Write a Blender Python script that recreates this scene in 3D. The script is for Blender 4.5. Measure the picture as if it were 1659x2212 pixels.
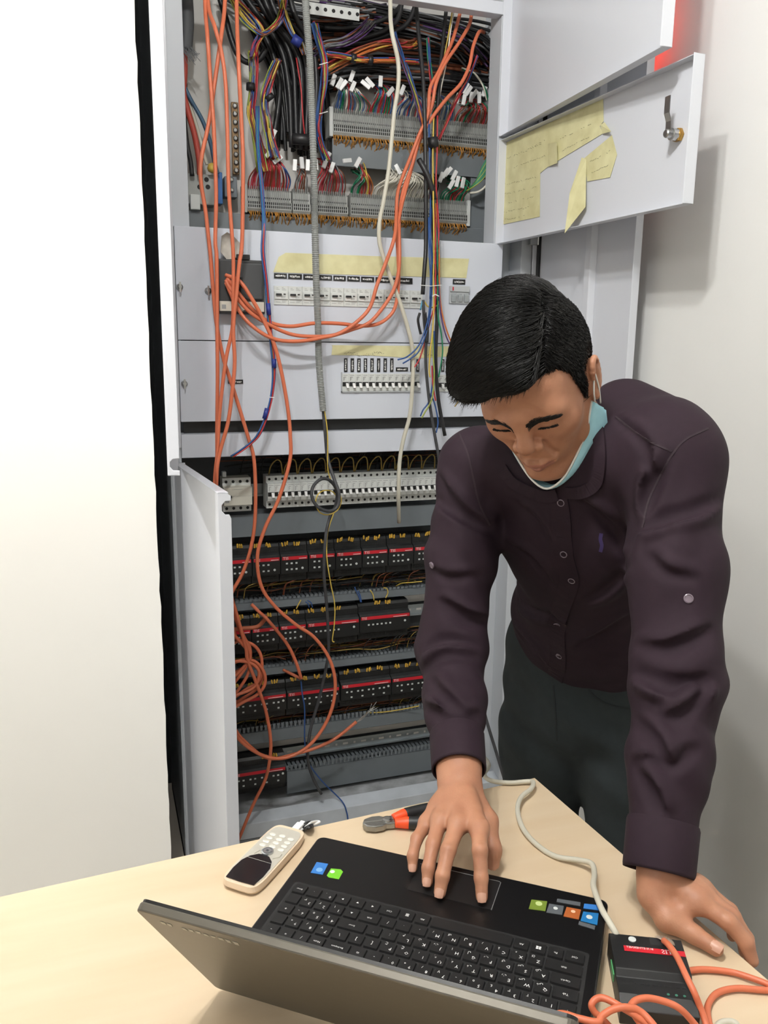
import bpy, bmesh, math, random
import numpy as np
from mathutils import Vector, Matrix
random.seed(7)
rng = np.random.default_rng(7)
for o in list(bpy.data.objects):
    bpy.data.objects.remove(o)
SC = bpy.context.scene
COL = SC.collection

# ------------------------------------------------------------------ camera
IW, IH, FPX = 1659.0, 2212.0, 1790.0
CAM = np.array([0.0, 0.0, 1.425])
_yaw, _pit, _rol = math.radians(19.2), math.radians(11.5), math.atan(0.0122)
_f0 = np.array([math.sin(_yaw), math.cos(_yaw), 0.0])
_r0 = np.array([math.cos(_yaw), -math.sin(_yaw), 0.0])
_u0 = np.array([0.0, 0.0, 1.0])
FWD = math.cos(_pit) * _f0 - math.sin(_pit) * _u0
_u1 = math.cos(_pit) * _u0 + math.sin(_pit) * _f0
RGT = math.cos(_rol) * _r0 + math.sin(_rol) * _u1
UPV = math.cos(_rol) * _u1 - math.sin(_rol) * _r0
cd = bpy.data.cameras.new('camera')
cd.sensor_fit = 'VERTICAL'
cd.sensor_height = 36.0
cd.lens = FPX / IH * 36.0
cd.clip_start = 0.02
cam = bpy.data.objects.new('camera', cd)
COL.objects.link(cam)
cam.matrix_world = Matrix(((RGT[0], UPV[0], -FWD[0], CAM[0]), (RGT[1], UPV[1], -FWD[1], CAM[1]), (RGT[2], UPV[2], -FWD[2], CAM[2]), (0, 0, 0, 1)))
SC.camera = cam

# ------------------------------------------------------------------ light
SC.view_settings.view_transform = 'Standard'
SC.view_settings.look = 'None'
SC.view_settings.gamma = 1.0
SC.view_settings.exposure = 0.0
SC.view_settings.use_curve_mapping = False
wd = bpy.data.worlds.new('world')
SC.world = wd
wd.use_nodes = True
wd.node_tree.nodes['Background'].inputs[0].default_value = (0.9, 0.95, 1.0, 1)
wd.node_tree.nodes['Background'].inputs[1].default_value = 0.05

def lamp(name, loc, power, size, col=(1.0, 0.988, 0.970), spot=None, blend=0.5, aim=None):
    l = bpy.data.lights.new(name, 'SPOT' if spot else 'POINT')
    l.energy = power
    l.color = col
    l.shadow_soft_size = size
    if spot:
        l.spot_size = math.radians(spot)
        l.spot_blend = blend
    o = bpy.data.objects.new(name, l)
    o.location = loc
    if aim is not None:
        d = Vector(aim) - Vector(loc)
        o.rotation_euler = d.to_track_quat('-Z', 'Y').to_euler()
    COL.objects.link(o)
    return o
lamp('ceiling_lamp', (-0.17, 0.48, 2.70), 40, 0.035)
lamp('ceiling_lamp', (0.05, 0.50, 2.70), 38, 0.035)
lamp('ceiling_lamp', (-0.75, 1.35, 2.70), 95, 0.05, spot=84, blend=0.6, aim=(-0.6, 2.0, 1.15))  # extra unseen spot, added and aimed to brighten the left wall
lamp('ceiling_lamp', (-1.25, -0.65, 2.66), 36, 0.16)

# ------------------------------------------------------------------ helpers
def ray(u, v):
    return FWD + RGT * ((u - IW / 2) / FPX) - UPV * ((v - IH / 2) / FPX)
def onY(u, v, Y):
    d = ray(u, v)
    return CAM + d * ((Y - CAM[1]) / d[1])
def onZ(u, v, Z):
    d = ray(u, v)
    return CAM + d * ((Z - CAM[2]) / d[2])
def onP(u, v, p0, n):
    d = ray(u, v)
    return CAM + d * (np.dot(np.array(p0) - CAM, n) / np.dot(d, n))
def atD(u, v, d):
    return CAM + ray(u, v) * d
def lin(c):
    out = []
    for x in c[:3]:
        x = x / 255.0
        out.append(x / 12.92 if x <= 0.04045 else ((x + 0.055) / 1.055) ** 2.4)
    return (out[0], out[1], out[2], 1.0)

MATS = {}
def mat(name, rgb, rough=0.5, metal=0.0, var=0.0, scale=8.0, bump=0.0, bscale=60.0, coat=0.0, sss=0.0, spec=0.5, emit=None, estr=0.0, stretch=None, rgb2=None, sheen=0.0):
    if name in MATS:
        return MATS[name]
    m = bpy.data.materials.new(name)
    m.use_nodes = True
    nt = m.node_tree
    b = nt.nodes['Principled BSDF']
    c = lin(rgb)
    b.inputs['Base Color'].default_value = c
    b.inputs['Roughness'].default_value = rough
    b.inputs['Metallic'].default_value = metal
    b.inputs['Specular IOR Level'].default_value = spec
    b.inputs['Coat Weight'].default_value = coat
    b.inputs['Coat Roughness'].default_value = 0.1
    b.inputs['Sheen Weight'].default_value = sheen
    if sss:
        b.inputs['Subsurface Weight'].default_value = sss
        b.inputs['Subsurface Radius'].default_value = (0.012, 0.005, 0.003)
        b.inputs['Subsurface Scale'].default_value = 0.6
    if emit:
        b.inputs['Emission Color'].default_value = lin(emit)
        b.inputs['Emission Strength'].default_value = estr
    tc = nt.nodes.new('ShaderNodeTexCoord')
    src = tc.outputs['Object']
    if stretch:
        mp = nt.nodes.new('ShaderNodeMapping')
        mp.inputs['Scale'].default_value = stretch
        nt.links.new(src, mp.inputs[0])
        src = mp.outputs[0]
    if var:
        nz = nt.nodes.new('ShaderNodeTexNoise')
        nz.inputs['Scale'].default_value = scale
        nz.inputs['Detail'].default_value = 5
        nt.links.new(src, nz.inputs[0])
        rp = nt.nodes.new('ShaderNodeValToRGB')
        rp.color_ramp.elements[0].position = 0.3
        rp.color_ramp.elements[1].position = 0.7
        c2 = lin(rgb2) if rgb2 else tuple(x * (1 - var) for x in c[:3]) + (1,)
        rp.color_ramp.elements[0].color = c2
        rp.color_ramp.elements[1].color = c if rgb2 else tuple(min(1, x * (1 + var * 0.5)) for x in c[:3]) + (1,)
        nt.links.new(nz.outputs[0], rp.inputs[0])
        nt.links.new(rp.outputs[0], b.inputs['Base Color'])
    if bump:
        n2 = nt.nodes.new('ShaderNodeTexNoise')
        n2.inputs['Scale'].default_value = bscale
        n2.inputs['Detail'].default_value = 4
        nt.links.new(src, n2.inputs[0])
        bp = nt.nodes.new('ShaderNodeBump')
        bp.inputs['Strength'].default_value = bump
        bp.inputs['Distance'].default_value = 0.002
        nt.links.new(n2.outputs[0], bp.inputs['Height'])
        nt.links.new(bp.outputs[0], b.inputs['Normal'])
    MATS[name] = m
    return m

def tag(o, label=None, cat=None, group=None, kind=None):
    if label: o['label'] = label
    if cat: o['category'] = cat
    if group: o['group'] = group
    if kind: o['kind'] = kind
    return o
def thing(name, label, cat, loc=(0, 0, 0), group=None):
    o = bpy.data.objects.new(name, None)
    o.empty_display_size = 0.02
    o.location = loc
    COL.objects.link(o)
    return tag(o, label, cat, group)
def link(name, me, parent=None, loc=None, rot=None):
    o = bpy.data.objects.new(name, me)
    COL.objects.link(o)
    if parent is not None:
        o.parent = parent
    if loc is not None: o.location = loc
    if rot is not None: o.rotation_euler = rot
    return o
def world_mat(p):
    m = p.matrix_basis.copy()
    if p.parent is not None:
        m = world_mat(p.parent) @ p.matrix_parent_inverse @ m
    return m
def world_parent(o, parent):
    """parent o, built in world coordinates, under a thing that stands at its own place"""
    o.parent = parent
    o.matrix_parent_inverse = world_mat(parent).inverted()
    return o

def cr(pts, n=6):
    """Catmull-Rom through the points"""
    P = [np.array(p, float) for p in pts]
    if len(P) < 3:
        return P
    P = [2 * P[0] - P[1]] + P + [2 * P[-1] - P[-2]]
    out = []
    for i in range(1, len(P) - 2):
        a, b, c, d = P[i - 1:i + 3]
        for k in range(n):
            t = k / n
            out.append(0.5 * (2 * b + (c - a) * t + (2 * a - 5 * b + 4 * c - d) * t * t + (3 * b - a - 3 * c + d) * t ** 3))
    out.append(P[-2])
    return out

class MB:
    def __init__(s):
        s.v = []; s.f = []; s.m = []; s.mi = 0
    def add(s, vs, fs):
        n = len(s.v)
        s.v.extend([tuple(map(float, p)) for p in vs])
        for f in fs:
            s.f.append([i + n for i in f]); s.m.append(s.mi)
        return s
    def box(s, x0, x1, y0, y1, z0, z1):
        return s.add([(x0, y0, z0), (x1, y0, z0), (x1, y1, z0), (x0, y1, z0), (x0, y0, z1), (x1, y0, z1), (x1, y1, z1), (x0, y1, z1)],
                     [(0, 3, 2, 1), (4, 5, 6, 7), (0, 1, 5, 4), (1, 2, 6, 5), (2, 3, 7, 6), (3, 0, 4, 7)])
    def frame(s, o, a, b, c):
        """box from corner o along the three edge vectors a, b, c (right-handed)"""
        o, a, b, c = [np.array(q, float) for q in (o, a, b, c)]
        return s.add([o, o + a, o + a + b, o + b, o + c, o + a + c, o + a + b + c, o + b + c],
                     [(0, 3, 2, 1), (4, 5, 6, 7), (0, 1, 5, 4), (1, 2, 6, 5), (2, 3, 7, 6), (3, 0, 4, 7)])
    def prism(s, poly, d):
        """closed polygon of 3-D points pushed along d"""
        P = [np.array(p, float) for p in poly]; d = np.array(d, float); n = len(P)
        return s.add(P + [p + d for p in P], [tuple(range(n))[::-1], tuple(range(n, 2 * n))] + [(i, (i + 1) % n, (i + 1) % n + n, i + n) for i in range(n)])
    def tube(s, pts, r, n=8, caps=True):
        P = [np.array(p, float) for p in pts]; m = len(P)
        R = r if hasattr(r, '__len__') else [r] * m
        T = [P[min(i + 1, m - 1)] - P[max(i - 1, 0)] for i in range(m)]
        T = [t / (np.linalg.norm(t) + 1e-12) for t in T]
        a = np.array([0, 0, 1.0]) if abs(T[0][2]) < 0.9 else np.array([1.0, 0, 0])
        u = np.cross(T[0], a); u /= np.linalg.norm(u)
        vs = []
        for i in range(m):
            u = u - T[i] * (u @ T[i]); u /= (np.linalg.norm(u) + 1e-12)
            w = np.cross(T[i], u)
            for k in range(n):
                an = 2 * math.pi * k / n
                vs.append(P[i] + R[i] * (math.cos(an) * u + math.sin(an) * w))
        fs = [(i * n + k, i * n + (k + 1) % n, (i + 1) * n + (k + 1) % n, (i + 1) * n + k) for i in range(m - 1) for k in range(n)]
        if caps:
            fs += [tuple(range(n))[::-1], tuple(range((m - 1) * n, m * n))]
        return s.add(vs, fs)
    def lathe(s, prof, o, ax, n=16):
        """profile of (radius, height) about axis ax from o"""
        o = np.array(o, float); ax = np.array(ax, float); ax /= np.linalg.norm(ax)
        a = np.array([0, 0, 1.0]) if abs(ax[2]) < 0.9 else np.array([1.0, 0, 0])
        u = np.cross(a, ax); u /= np.linalg.norm(u); w = np.cross(ax, u)
        vs = []
        for r, h in prof:
            for k in range(n):
                an = 2 * math.pi * k / n
                vs.append(o + ax * h + r * (math.cos(an) * u + math.sin(an) * w))
        m = len(prof)
        fs = [(i * n + k, i * n + (k + 1) % n, (i + 1) * n + (k + 1) % n, (i + 1) * n + k) for i in range(m - 1) for k in range(n)]
        fs += [tuple(range(n))[::-1], tuple(range((m - 1) * n, m * n))]
        return s.add(vs, fs)
    def mesh(s, name, mats, smooth=False):
        me = bpy.data.meshes.new(name)
        me.from_pydata(s.v, [], s.f)
        for q in (mats if isinstance(mats, (list, tuple)) else [mats]):
            me.materials.append(q)
        if any(s.m):
            me.polygons.foreach_set('material_index', s.m)
        if smooth:
            me.polygons.foreach_set('use_smooth', [True] * len(me.polygons))
        me.update()
        return me
    def build(s, name, mats, parent=None, smooth=False, bevel=0.0, segs=2, world=False):
        o = link(name, s.mesh(name, mats, smooth))
        if bevel:
            b = o.modifiers.new('bevel', 'BEVEL')
            b.width = bevel; b.segments = segs; b.limit_method = 'ANGLE'; b.angle_limit = math.radians(40)
        if parent is not None:
            if world: world_parent(o, parent)
            else: o.parent = parent
        return o

TXT = {}
def text_mesh(s, size, m, ext=0.0):
    key = (s, round(size, 5), m.name)
    if key in TXT:
        return TXT[key]
    c = bpy.data.curves.new('lettering', 'FONT')
    c.body = s; c.size = size; c.align_x = 'CENTER'; c.align_y = 'CENTER'; c.resolution_u = 1; c.extrude = ext
    o = bpy.data.objects.new('lettering', c)
    COL.objects.link(o)
    me = bpy.data.meshes.new_from_object(o)
    bpy.data.objects.remove(o)
    me.materials.clear(); me.materials.append(m)
    me.name = 'lettering'
    TXT[key] = me
    return me
def copy_tree(o, parent=None):
    c = o.copy(); COL.objects.link(c)
    if parent is not None:
        c.parent = parent; c.matrix_parent_inverse = o.matrix_parent_inverse.copy()
    for ch in o.children:
        copy_tree(ch, c)
    return c
FRONT = (math.pi / 2, 0, 0)          # text facing -Y

# materials
M_WALL = mat('wall_paint', (237, 237, 234), 0.85, var=0.02, scale=3, bump=0.08, bscale=140)
M_WHITEWALL = mat('white_plaster', (244, 242, 236), 0.8, var=0.015, scale=2, bump=0.05, bscale=120)
M_CEIL = mat('ceiling_paint', (240, 240, 236), 0.9)
M_FLOOR = mat('floor_tile', (176, 168, 155), 0.4, var=0.08, scale=3)
M_DARK = mat('niche_shade', (38, 40, 41), 0.9, var=0.2, scale=12)  # dark base colour stands in for the shade in the gap beside the cabinet
M_CAB = mat('cabinet_grey_paint', (205, 210, 216), 0.38, var=0.03, scale=5, bump=0.03, bscale=300)
M_DOOR = mat('cabinet_door_paint', (216, 219, 226), 0.28, var=0.02, scale=4)
M_COVER = mat('cover_panel_paint', (212, 217, 227), 0.4, var=0.02, scale=4)
M_PLATE = mat('mounting_plate_grey', (118, 124, 128), 0.55, var=0.1, scale=10)
M_PLATEL = mat('mounting_plate_light', (205, 203, 198), 0.5, var=0.06, scale=6)
M_DUCT = mat('duct_grey', (108, 115, 120), 0.6, var=0.06, scale=15)
M_DUSTY = mat('dusty_steel', (186, 190, 194), 0.6, var=0.25, scale=22, rgb2=(140, 143, 144))
M_SILL = mat('sill_paint', (205, 212, 220), 0.4, var=0.1, scale=14, rgb2=(186, 193, 200))
M_ZINC = mat('zinc_rail', (170, 178, 182), 0.35, metal=0.7, var=0.1, scale=20)
M_STEEL = mat('nickel_steel', (190, 190, 188), 0.28, metal=1.0)
M_BRASS = mat('brass', (190, 150, 80), 0.3, metal=1.0)
M_BLACK = mat('black_plastic', (22, 23, 24), 0.45, var=0.15, scale=30)
M_BLACKDUST = mat('dusty_black_plastic', (38, 40, 42), 0.6, var=0.3, scale=40, rgb2=(22, 23, 24))
M_BRK = mat('breaker_white', (214, 217, 214), 0.45, var=0.04, scale=30)
M_BRKCREAM = mat('breaker_cream', (214, 211, 198), 0.45, var=0.04, scale=20)
M_TERM = mat('terminal_grey', (168, 170, 166), 0.55, var=0.08, scale=40)
M_HOLE = mat('screw_hole', (30, 30, 30), 0.7)
M_RED = mat('module_red', (196, 30, 44), 0.45)
M_WHITE = mat('print_white', (238, 238, 236), 0.5)
M_BTN = mat('module_button', (205, 210, 208), 0.4)
M_ORANGE = mat('cable_orange', (208, 112, 78), 0.45, var=0.06, scale=10)
M_BEIGE = mat('cable_beige', (204, 200, 184), 0.45, var=0.04, scale=10)
M_GREYC = mat('conduit_grey', (140, 143, 140), 0.5)
M_BLKC = mat('cable_black', (30, 30, 32), 0.45, var=0.2, scale=30)
M_DGREYC = mat('cable_dusty_black', (62, 63, 66), 0.6, var=0.3, scale=40)
M_YEL = mat('wire_yellow', (208, 180, 80), 0.45)
M_BLUE = mat('wire_blue', (44, 82, 142), 0.45)
M_REDW = mat('wire_red', (178, 48, 52), 0.45)
M_GRN = mat('wire_green', (28, 122, 84), 0.45)
M_WHW = mat('wire_white', (226, 222, 208), 0.45)
M_BRN = mat('wire_brown', (120, 66, 40), 0.5)
M_PUR = mat('wire_purple', (86, 58, 108), 0.45)
M_YG = mat('wire_yellow_green', (150, 162, 72), 0.45)
M_GRYW = mat('wire_grey', (120, 122, 124), 0.5)
M_DYEL = mat('wire_dusty_yellow', (150, 126, 60), 0.6)
M_FERR = mat('ferrule_yellow', (206, 164, 62), 0.45)
M_ORGW = mat('wire_orange', (198, 112, 54), 0.45)
M_TAPE = mat('masking_tape', (226, 222, 176), 0.7, var=0.06, scale=25, rgb2=(206, 200, 150))
M_INK = mat('pencil_ink', (120, 116, 92), 0.8)
M_MARK = mat('wire_marker_white', (232, 233, 232), 0.4)
M_WOOD = mat('maple_laminate', (217, 197, 168), 0.42, var=0.06, scale=3.2, stretch=(1.2, 9, 1), rgb2=(211, 188, 156))
# ------------------------------------------------------------------ the room
def slab(name, poly, d, m):
    return tag(MB().prism(poly, d).build(name, m), kind='structure')
A37 = math.radians(3.7)
WD = np.array([math.sin(A37), -math.cos(A37), 0])       # along the right wall, towards the camera
WN = np.array([math.cos(A37), math.sin(A37), 0])
WP = np.array([1.25, 1.5, 0.0])
fl = MB().box(-3.2, 1.9, -3.2, 2.9, -0.05, 0.0).build('floor', M_FLOOR); tag(fl, kind='structure')
ce = MB().box(-3.2, 1.9, -3.2, 2.9, 2.76, 2.82).build('ceiling', M_CEIL); tag(ce, kind='structure')
a = WP - WD * 1.06; b = WP + WD * 4.6
slab('wall_right', [a, b, b + WN * 0.1, a + WN * 0.1], (0, 0, 2.76), M_WALL)
# white wall beside the cabinet, its raw edge a little ragged
e0 = np.array([0.1218, 1.97, 0]); td = np.array([math.cos(math.radians(3.8)), math.sin(math.radians(3.8)), 0]); tn = np.array([-td[1], td[0], 0])
zs = np.linspace(0, 2.76, 70); rw = []
for i, z in enumerate(zs):
    rw.append(e0 + td * (random.uniform(-0.0016, 0.0016)) + np.array([0, 0, z]))
far = e0 - td * 3.3
mb = MB(); n = len(rw)
vs = rw + [p + tn * 0.09 for p in rw] + [far, far + np.array([0, 0, 2.76]), far + tn * 0.09, far + tn * 0.09 + np.array([0, 0, 2.76])]
fs = [(i, i + n, i + n + 1, i + 1) for i in range(n - 1)]
fs += [tuple([2 * n] + list(range(0, n)) + [2 * n + 1]), tuple([2 * n + 2, 2 * n + 3] + list(range(2 * n - 1, n - 1, -1))), (2 * n, 2 * n + 2, n, 0)[::1], (2 * n + 1, n - 1, 2 * n - 1, 2 * n + 3), (2 * n, 2 * n + 1, 2 * n + 3, 2 * n + 2)]
mb.add(vs, fs)
tag(mb.build('wall_left', M_WHITEWALL), kind='structure')
tag(MB().box(-0.9, 1.9, 2.58, 2.66, 0, 2.76).build('wall_back', M_DARK), kind='structure')
tag(MB().box(-3.2, -3.1, -3.2, 2.7, 0, 2.76).build('wall_far_left', M_WALL), kind='structure')
tag(MB().box(-3.2, 1.9, -3.2, -3.1, 0, 2.76).build('wall_rear', M_WALL), kind='structure')
tag(MB().box(-0.06, -0.02, 2.08, 2.58, 0, 2.76).build('wall_niche', M_DARK), kind='structure')

# ------------------------------------------------------------------ the cabinet
CABX0, CABX1, CABY = 0.168, 1.165, 2.1
cab = thing('electrical_cabinet', 'tall pale grey electrical distribution cabinet with its doors swung open', 'cabinet', (0.66, 2.3, 0))
def cpart(name, mb, m, smooth=False, bevel=0.0015, parent=None):
    return mb.build(name, m, parent if parent is not None else cab, smooth, bevel, world=True)
cpart('side_panel', MB().box(CABX0, CABX0 + 0.003, CABY, 2.54, 0.0, 2.45), M_CAB)
cpart('side_panel', MB().box(CABX1 - 0.003, CABX1, CABY, 2.54, 0.0, 2.45), M_CAB)
cpart('back_panel', MB().box(CABX0, CABX1, 2.54, 2.545, 0.0, 2.45), M_CAB)
cpart('top_panel', MB().box(CABX0, CABX1, CABY, 2.545, 2.45, 2.455), M_CAB)
cpart('bottom_panel', MB().box(CABX0, CABX1, CABY + .03, 2.54, 0.03, 0.035), M_CAB)
# jambs: folded steel channels
cpart('jamb', MB().box(CABX0 + 0.003, 0.196, 2.10, 2.104, 0.03, 2.45).box(0.193, 0.196, 2.104, 2.17, 0.03, 2.45), M_CAB)
cpart('jamb', MB().box(1.150, CABX1 - 0.003, 2.085, 2.10, 0.03, 2.45).box(1.062, 1.152, 2.17, 2.175, 0.03, 2.45).box(1.118, 1.150, 2.10, 2.17, 0.03, 2.45), M_CAB)
cpart('inner_jamb', MB().box(0.232, 0.236, 2.12, 2.40, 1.66, 2.45).box(0.193, 0.236, 2.118, 2.122, 1.66, 2.45), M_CAB)
cpart('inner_jamb', MB().box(1.036, 1.062, 2.105, 2.17, 1.66, 2.45).box(1.112, 1.116, 2.17, 2.40, 1.66, 2.45), M_CAB)
cpart('top_rail', MB().box(0.196, 1.115, 2.10, 2.135, 2.250, 2.280), M_DOOR)
rail = cpart('middle_rail', MB().box(0.196, 1.118, 2.095, 2.10, 1.139, 1.199).box(0.196, 1.118, 2.095, 2.135, 1.196, 1.199).box(0.196, 1.118, 2.095, 2.12, 1.139, 1.142), M_COVER)
cpart('sill', MB().box(0.196, 1.118, 2.095, 2.10, 0.06, 0.105).prism([(0.196, 2.095, 0.105), (0.196, 2.135, 0.118), (0.196, 2.135, 0.113), (0.196, 2.10, 0.10)], (0.922, 0, 0)), M_SILL)
cpart('plinth', MB().box(CABX0, CABX1, 2.12, 2.54, 0.0, 0.03), M_PLATE)
cpart('base_tray', MB().box(0.196, 1.118, 2.135, 2.30, 0.095, 0.10), M_DUSTY)
cpart('mounting_plate', MB().box(0.20, 1.10, 2.272, 2.275, 0.09, 1.15), mat('mounting_plate_shaded', (70, 74, 77), 0.6, var=0.15, scale=9))  # lower plate coloured dark to stand in for the shadow behind the modules
cpart('mounting_plate', MB().box(0.236, 1.112, 2.36, 2.363, 1.68, 2.45), M_PLATEL)
# grey plate at the bottom and between the terminal rows
cpart('shelf_plate', MB().box(0.236, 1.10, 2.29, 2.294, 1.66, 1.755), M_PLATE)
cpart('shelf_plate', MB().box(0.638, 1.105, 2.29, 2.294, 1.893, 1.962), M_PLATE)
cpart('shelf_plate', MB().box(1.05, 1.105, 2.295, 2.299, 1.66, 1.96), M_PLATE)
# cover panels round the breakers
def latch(pt, parent, r=0.008):
    mb = MB().lathe([(r, 0), (r, 0.004), (r * .7, 0.006), (r * .5, 0.012), (0.0005, 0.012)], pt, (0, -1, 0), 12)
    mb.frame((pt[0] - .002, pt[1] - .016, pt[2] - .011), (.004, 0, 0), (0, .006, 0), (0, 0, .022))
    return cpart('latch', mb, M_STEEL, parent=parent, bevel=0)
cv1 = cpart('cover_panel', MB().box(0.197, 1.060, 2.096, 2.100, 1.4275, 1.691).box(1.056, 1.060, 2.10, 2.16, 1.4275, 1.691).box(.197, 1.06, 2.10, 2.16, 1.687, 1.691), M_COVER)
cv2 = cpart('cover_panel', MB().box(0.197, 1.060, 2.096, 2.100, 1.229, 1.4255).box(1.056, 1.060, 2.10, 2.16, 1.229, 1.4255), M_COVER)
for (u, v), c in (((388, 620), cv1), ((449, 628), cv1), ((398, 829), cv2)):
    latch(onY(u, v, 2.096), c)
cpart('cover_gap', MB().box(0.205, 1.06, 2.115, 2.118, 1.19, 1.235).box(0.205, 1.06, 2.115, 2.118, 1.42, 1.433), M_BLACK, bevel=0)
# hinged leaves ------------------------------------------------------
def leaf(name, hinge, outer, z0, z1, t, m, notch=None, side=1, th=0.003, flange=True):
    """sheet from hinge to outer edge (both (x, y)), folded rim t wide towards +side"""
    h = np.array([hinge[0], hinge[1], 0.0]); o = np.array([outer[0], outer[1], 0.0])
    d = o - h; w = np.linalg.norm(d); d /= w
    nn = np.array([-d[1], d[0], 0]) * side
    root = MB()
    root.prism([h + (0, 0, z0), o + (0, 0, z0), o + (0, 0, z1), h + (0, 0, z1)], nn * th)
    ob = cpart(name, root, m)
    r = MB()
    def plate(poly):
        r.prism(poly, -d * th)
    if notch == 'top':
        zz = z1; pr = [(0, z0), (t, z0), (t, zz - .055), (t - .004, zz - .046), (t * .55, zz - .046), (t * .3, zz - .038), (t * .3, zz - .026), (t * .55, zz - .018), (t, zz - .018), (t, zz - .008), (t * .6, zz), (0, zz)]
    elif notch == 'bottom':
        zz = z0; pr = [(0, zz), (t, zz), (t, zz + .010), (t * .45, zz + .011), (t * .22, zz + .018), (t * .22, zz + .027), (t * .45, zz + .033), (t, zz + .034), (t, z1), (0, z1)]
    else:
        pr = [(0, z0), (t, z0), (t, z1), (0, z1)]
    plate([o + nn * q + np.array([0, 0, z]) for q, z in pr])
    r.prism([h + nn * 0 + (0, 0, z1), o + (0, 0, z1), o + nn * t * .8 + (0, 0, z1), h + nn * t * .8 + (0, 0, z1)], (0, 0, -th))
    r.prism([h + nn * 0 + (0, 0, z0), o + (0, 0, z0), o + nn * t * .8 + (0, 0, z0), h + nn * t * .8 + (0, 0, z0)], (0, 0, th))
    r.prism([h + (0, 0, z0), h + (0, 0, z1), h + nn * t + (0, 0, z1), h + nn * t + (0, 0, z0)], d * th)
    if flange:
        cpart('folded_rim', r, m, parent=ob, bevel=0.001)
    return ob, h, d, nn
LL = leaf('door', (0.1765, 2.095), (0.2216, 1.65), 0.05, 1.128, 0.027, M_DOOR, 'top')
UL = leaf('door', (0.1720, 2.095), (0.1262, 1.65), 1.166, 2.43, 0.0235, M_DOOR, 'bottom')
RU = leaf('door', (1.163, 2.085), (1.181, 1.65), 1.14, 2.43, 0.020, M_DOOR, None, -1)
# stiffener channel and hinges on the right leaf
ob, h, d, nn = RU
p = h + d * 0.235
cpart('stiffener', MB().prism([p + nn * .003 + (0, 0, 1.2), p + nn * .018 + d * .008 + (0, 0, 1.2), p + nn * .018 + d * .03 + (0, 0, 1.2), p + nn * .003 + d * .038 + (0, 0, 1.2)], (0, 0, 1.1)), M_DOOR, parent=ob)
for z in (1.30, 1.69, 2.2):
    cpart('hinge', MB().box(1.128, 1.150, 2.07, 2.085, z, z + .045).tube([(1.155, 2.078, z), (1.155, 2.078, z + .045)], .006, 10), M_STEEL, parent=ob)
cpart('hinge_gap_shade', MB().frame(h + d * .004 + nn * .003 + (0, 0, 1.15), d * .012, nn * .006 if np.cross(d, nn)[2] > 0 else nn * .006, (0, 0, 1.27)), M_BLACK, parent=ob, bevel=0)  # black strip stands in for the shade in the hinge gap
# red pilot lamp on the front of the right leaf, glowing on the wall behind it
pl = h + d * 0.30 - nn * 0.001
pil = cpart('pilot_lamp', MB().lathe([(.013, 0), (.013, .008), (.011, .01), (.010, .016), (.004, .02), (.0005, .021)], pl + np.array([0, 0, 2.115]), -nn, 16), mat('pilot_red', (255, 60, 40), 0.3, emit=(255, 50, 30), estr=60.0), parent=ob, smooth=True, bevel=0)
# inner flaps over the wiring space
def flap(hinge, ang, w, z0, z1, t=0.026):
    a = math.radians(ang)
    d = np.array([math.sin(a), -math.cos(a), 0]); h = np.array([hinge[0], hinge[1], 0.0])
    o = h + d * w
    return leaf('inner_door', hinge[:2], o[:2], z0, z1, t, M_DOOR, None, -1, th=0.002)
FL2 = flap((1.062, 2.098), 2.2, 0.727, 1.690, 1.951)
FL1 = flap((1.062, 2.098), -2.6, 0.709, 1.960, 2.42)
# cam lock on the lower flap
ob, h, d, nn = FL2
def fl2(u, v, off=0.003):
    return onP(u, v, h + nn * off, nn)
lk = fl2(1468, 292)
lock = cpart('cam_lock', MB().lathe([(.013, 0), (.013, .006), (.0125, .006), (.0125, .010)], lk, nn, 6), M_BRASS, parent=ob, bevel=0)
cpart('lock_barrel', MB().lathe([(.011, .009), (.011, .020), (.008, .021), (.008, .032), (.006, .034), (.002, .034)], lk, nn, 18), M_STEEL, parent=lock, smooth=False, bevel=0)
q0 = lk + nn * .026
cm = [q0 + d * -.008, q0 + d * .008, q0 + d * .006 + nn * .0 + np.array([0, 0, .022]), q0 + d * .006 + nn * .006 + np.array([0, 0, .036]), q0 + d * .006 + nn * .006 + np.array([0, 0, .066]), q0 + d * -.008 + nn * .006 + np.array([0, 0, .066]), q0 + d * -.008 + nn * .006 + np.array([0, 0, .036]), q0 + d * -.008 + np.array([0, 0, .022])]
b = MB(); bars = [(cm[0], cm[1]), (cm[7], cm[2]), (cm[6], cm[3]), (cm[5], cm[4])]
vs = []
for l, r_ in bars:
    vs += [l, r_, r_ + nn * .002, l + nn * .002]
fs = [(3, 2, 1, 0), (12, 13, 14, 15)]
for i in range(3):
    k = i * 4
    for j in range(4):
        fs.append((k + j, k + (j + 1) % 4, k + 4 + (j + 1) % 4, k + 4 + j))
b.add(vs, fs)
cpart('cam_arm', b, M_STEEL, parent=lock, bevel=0)

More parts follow.
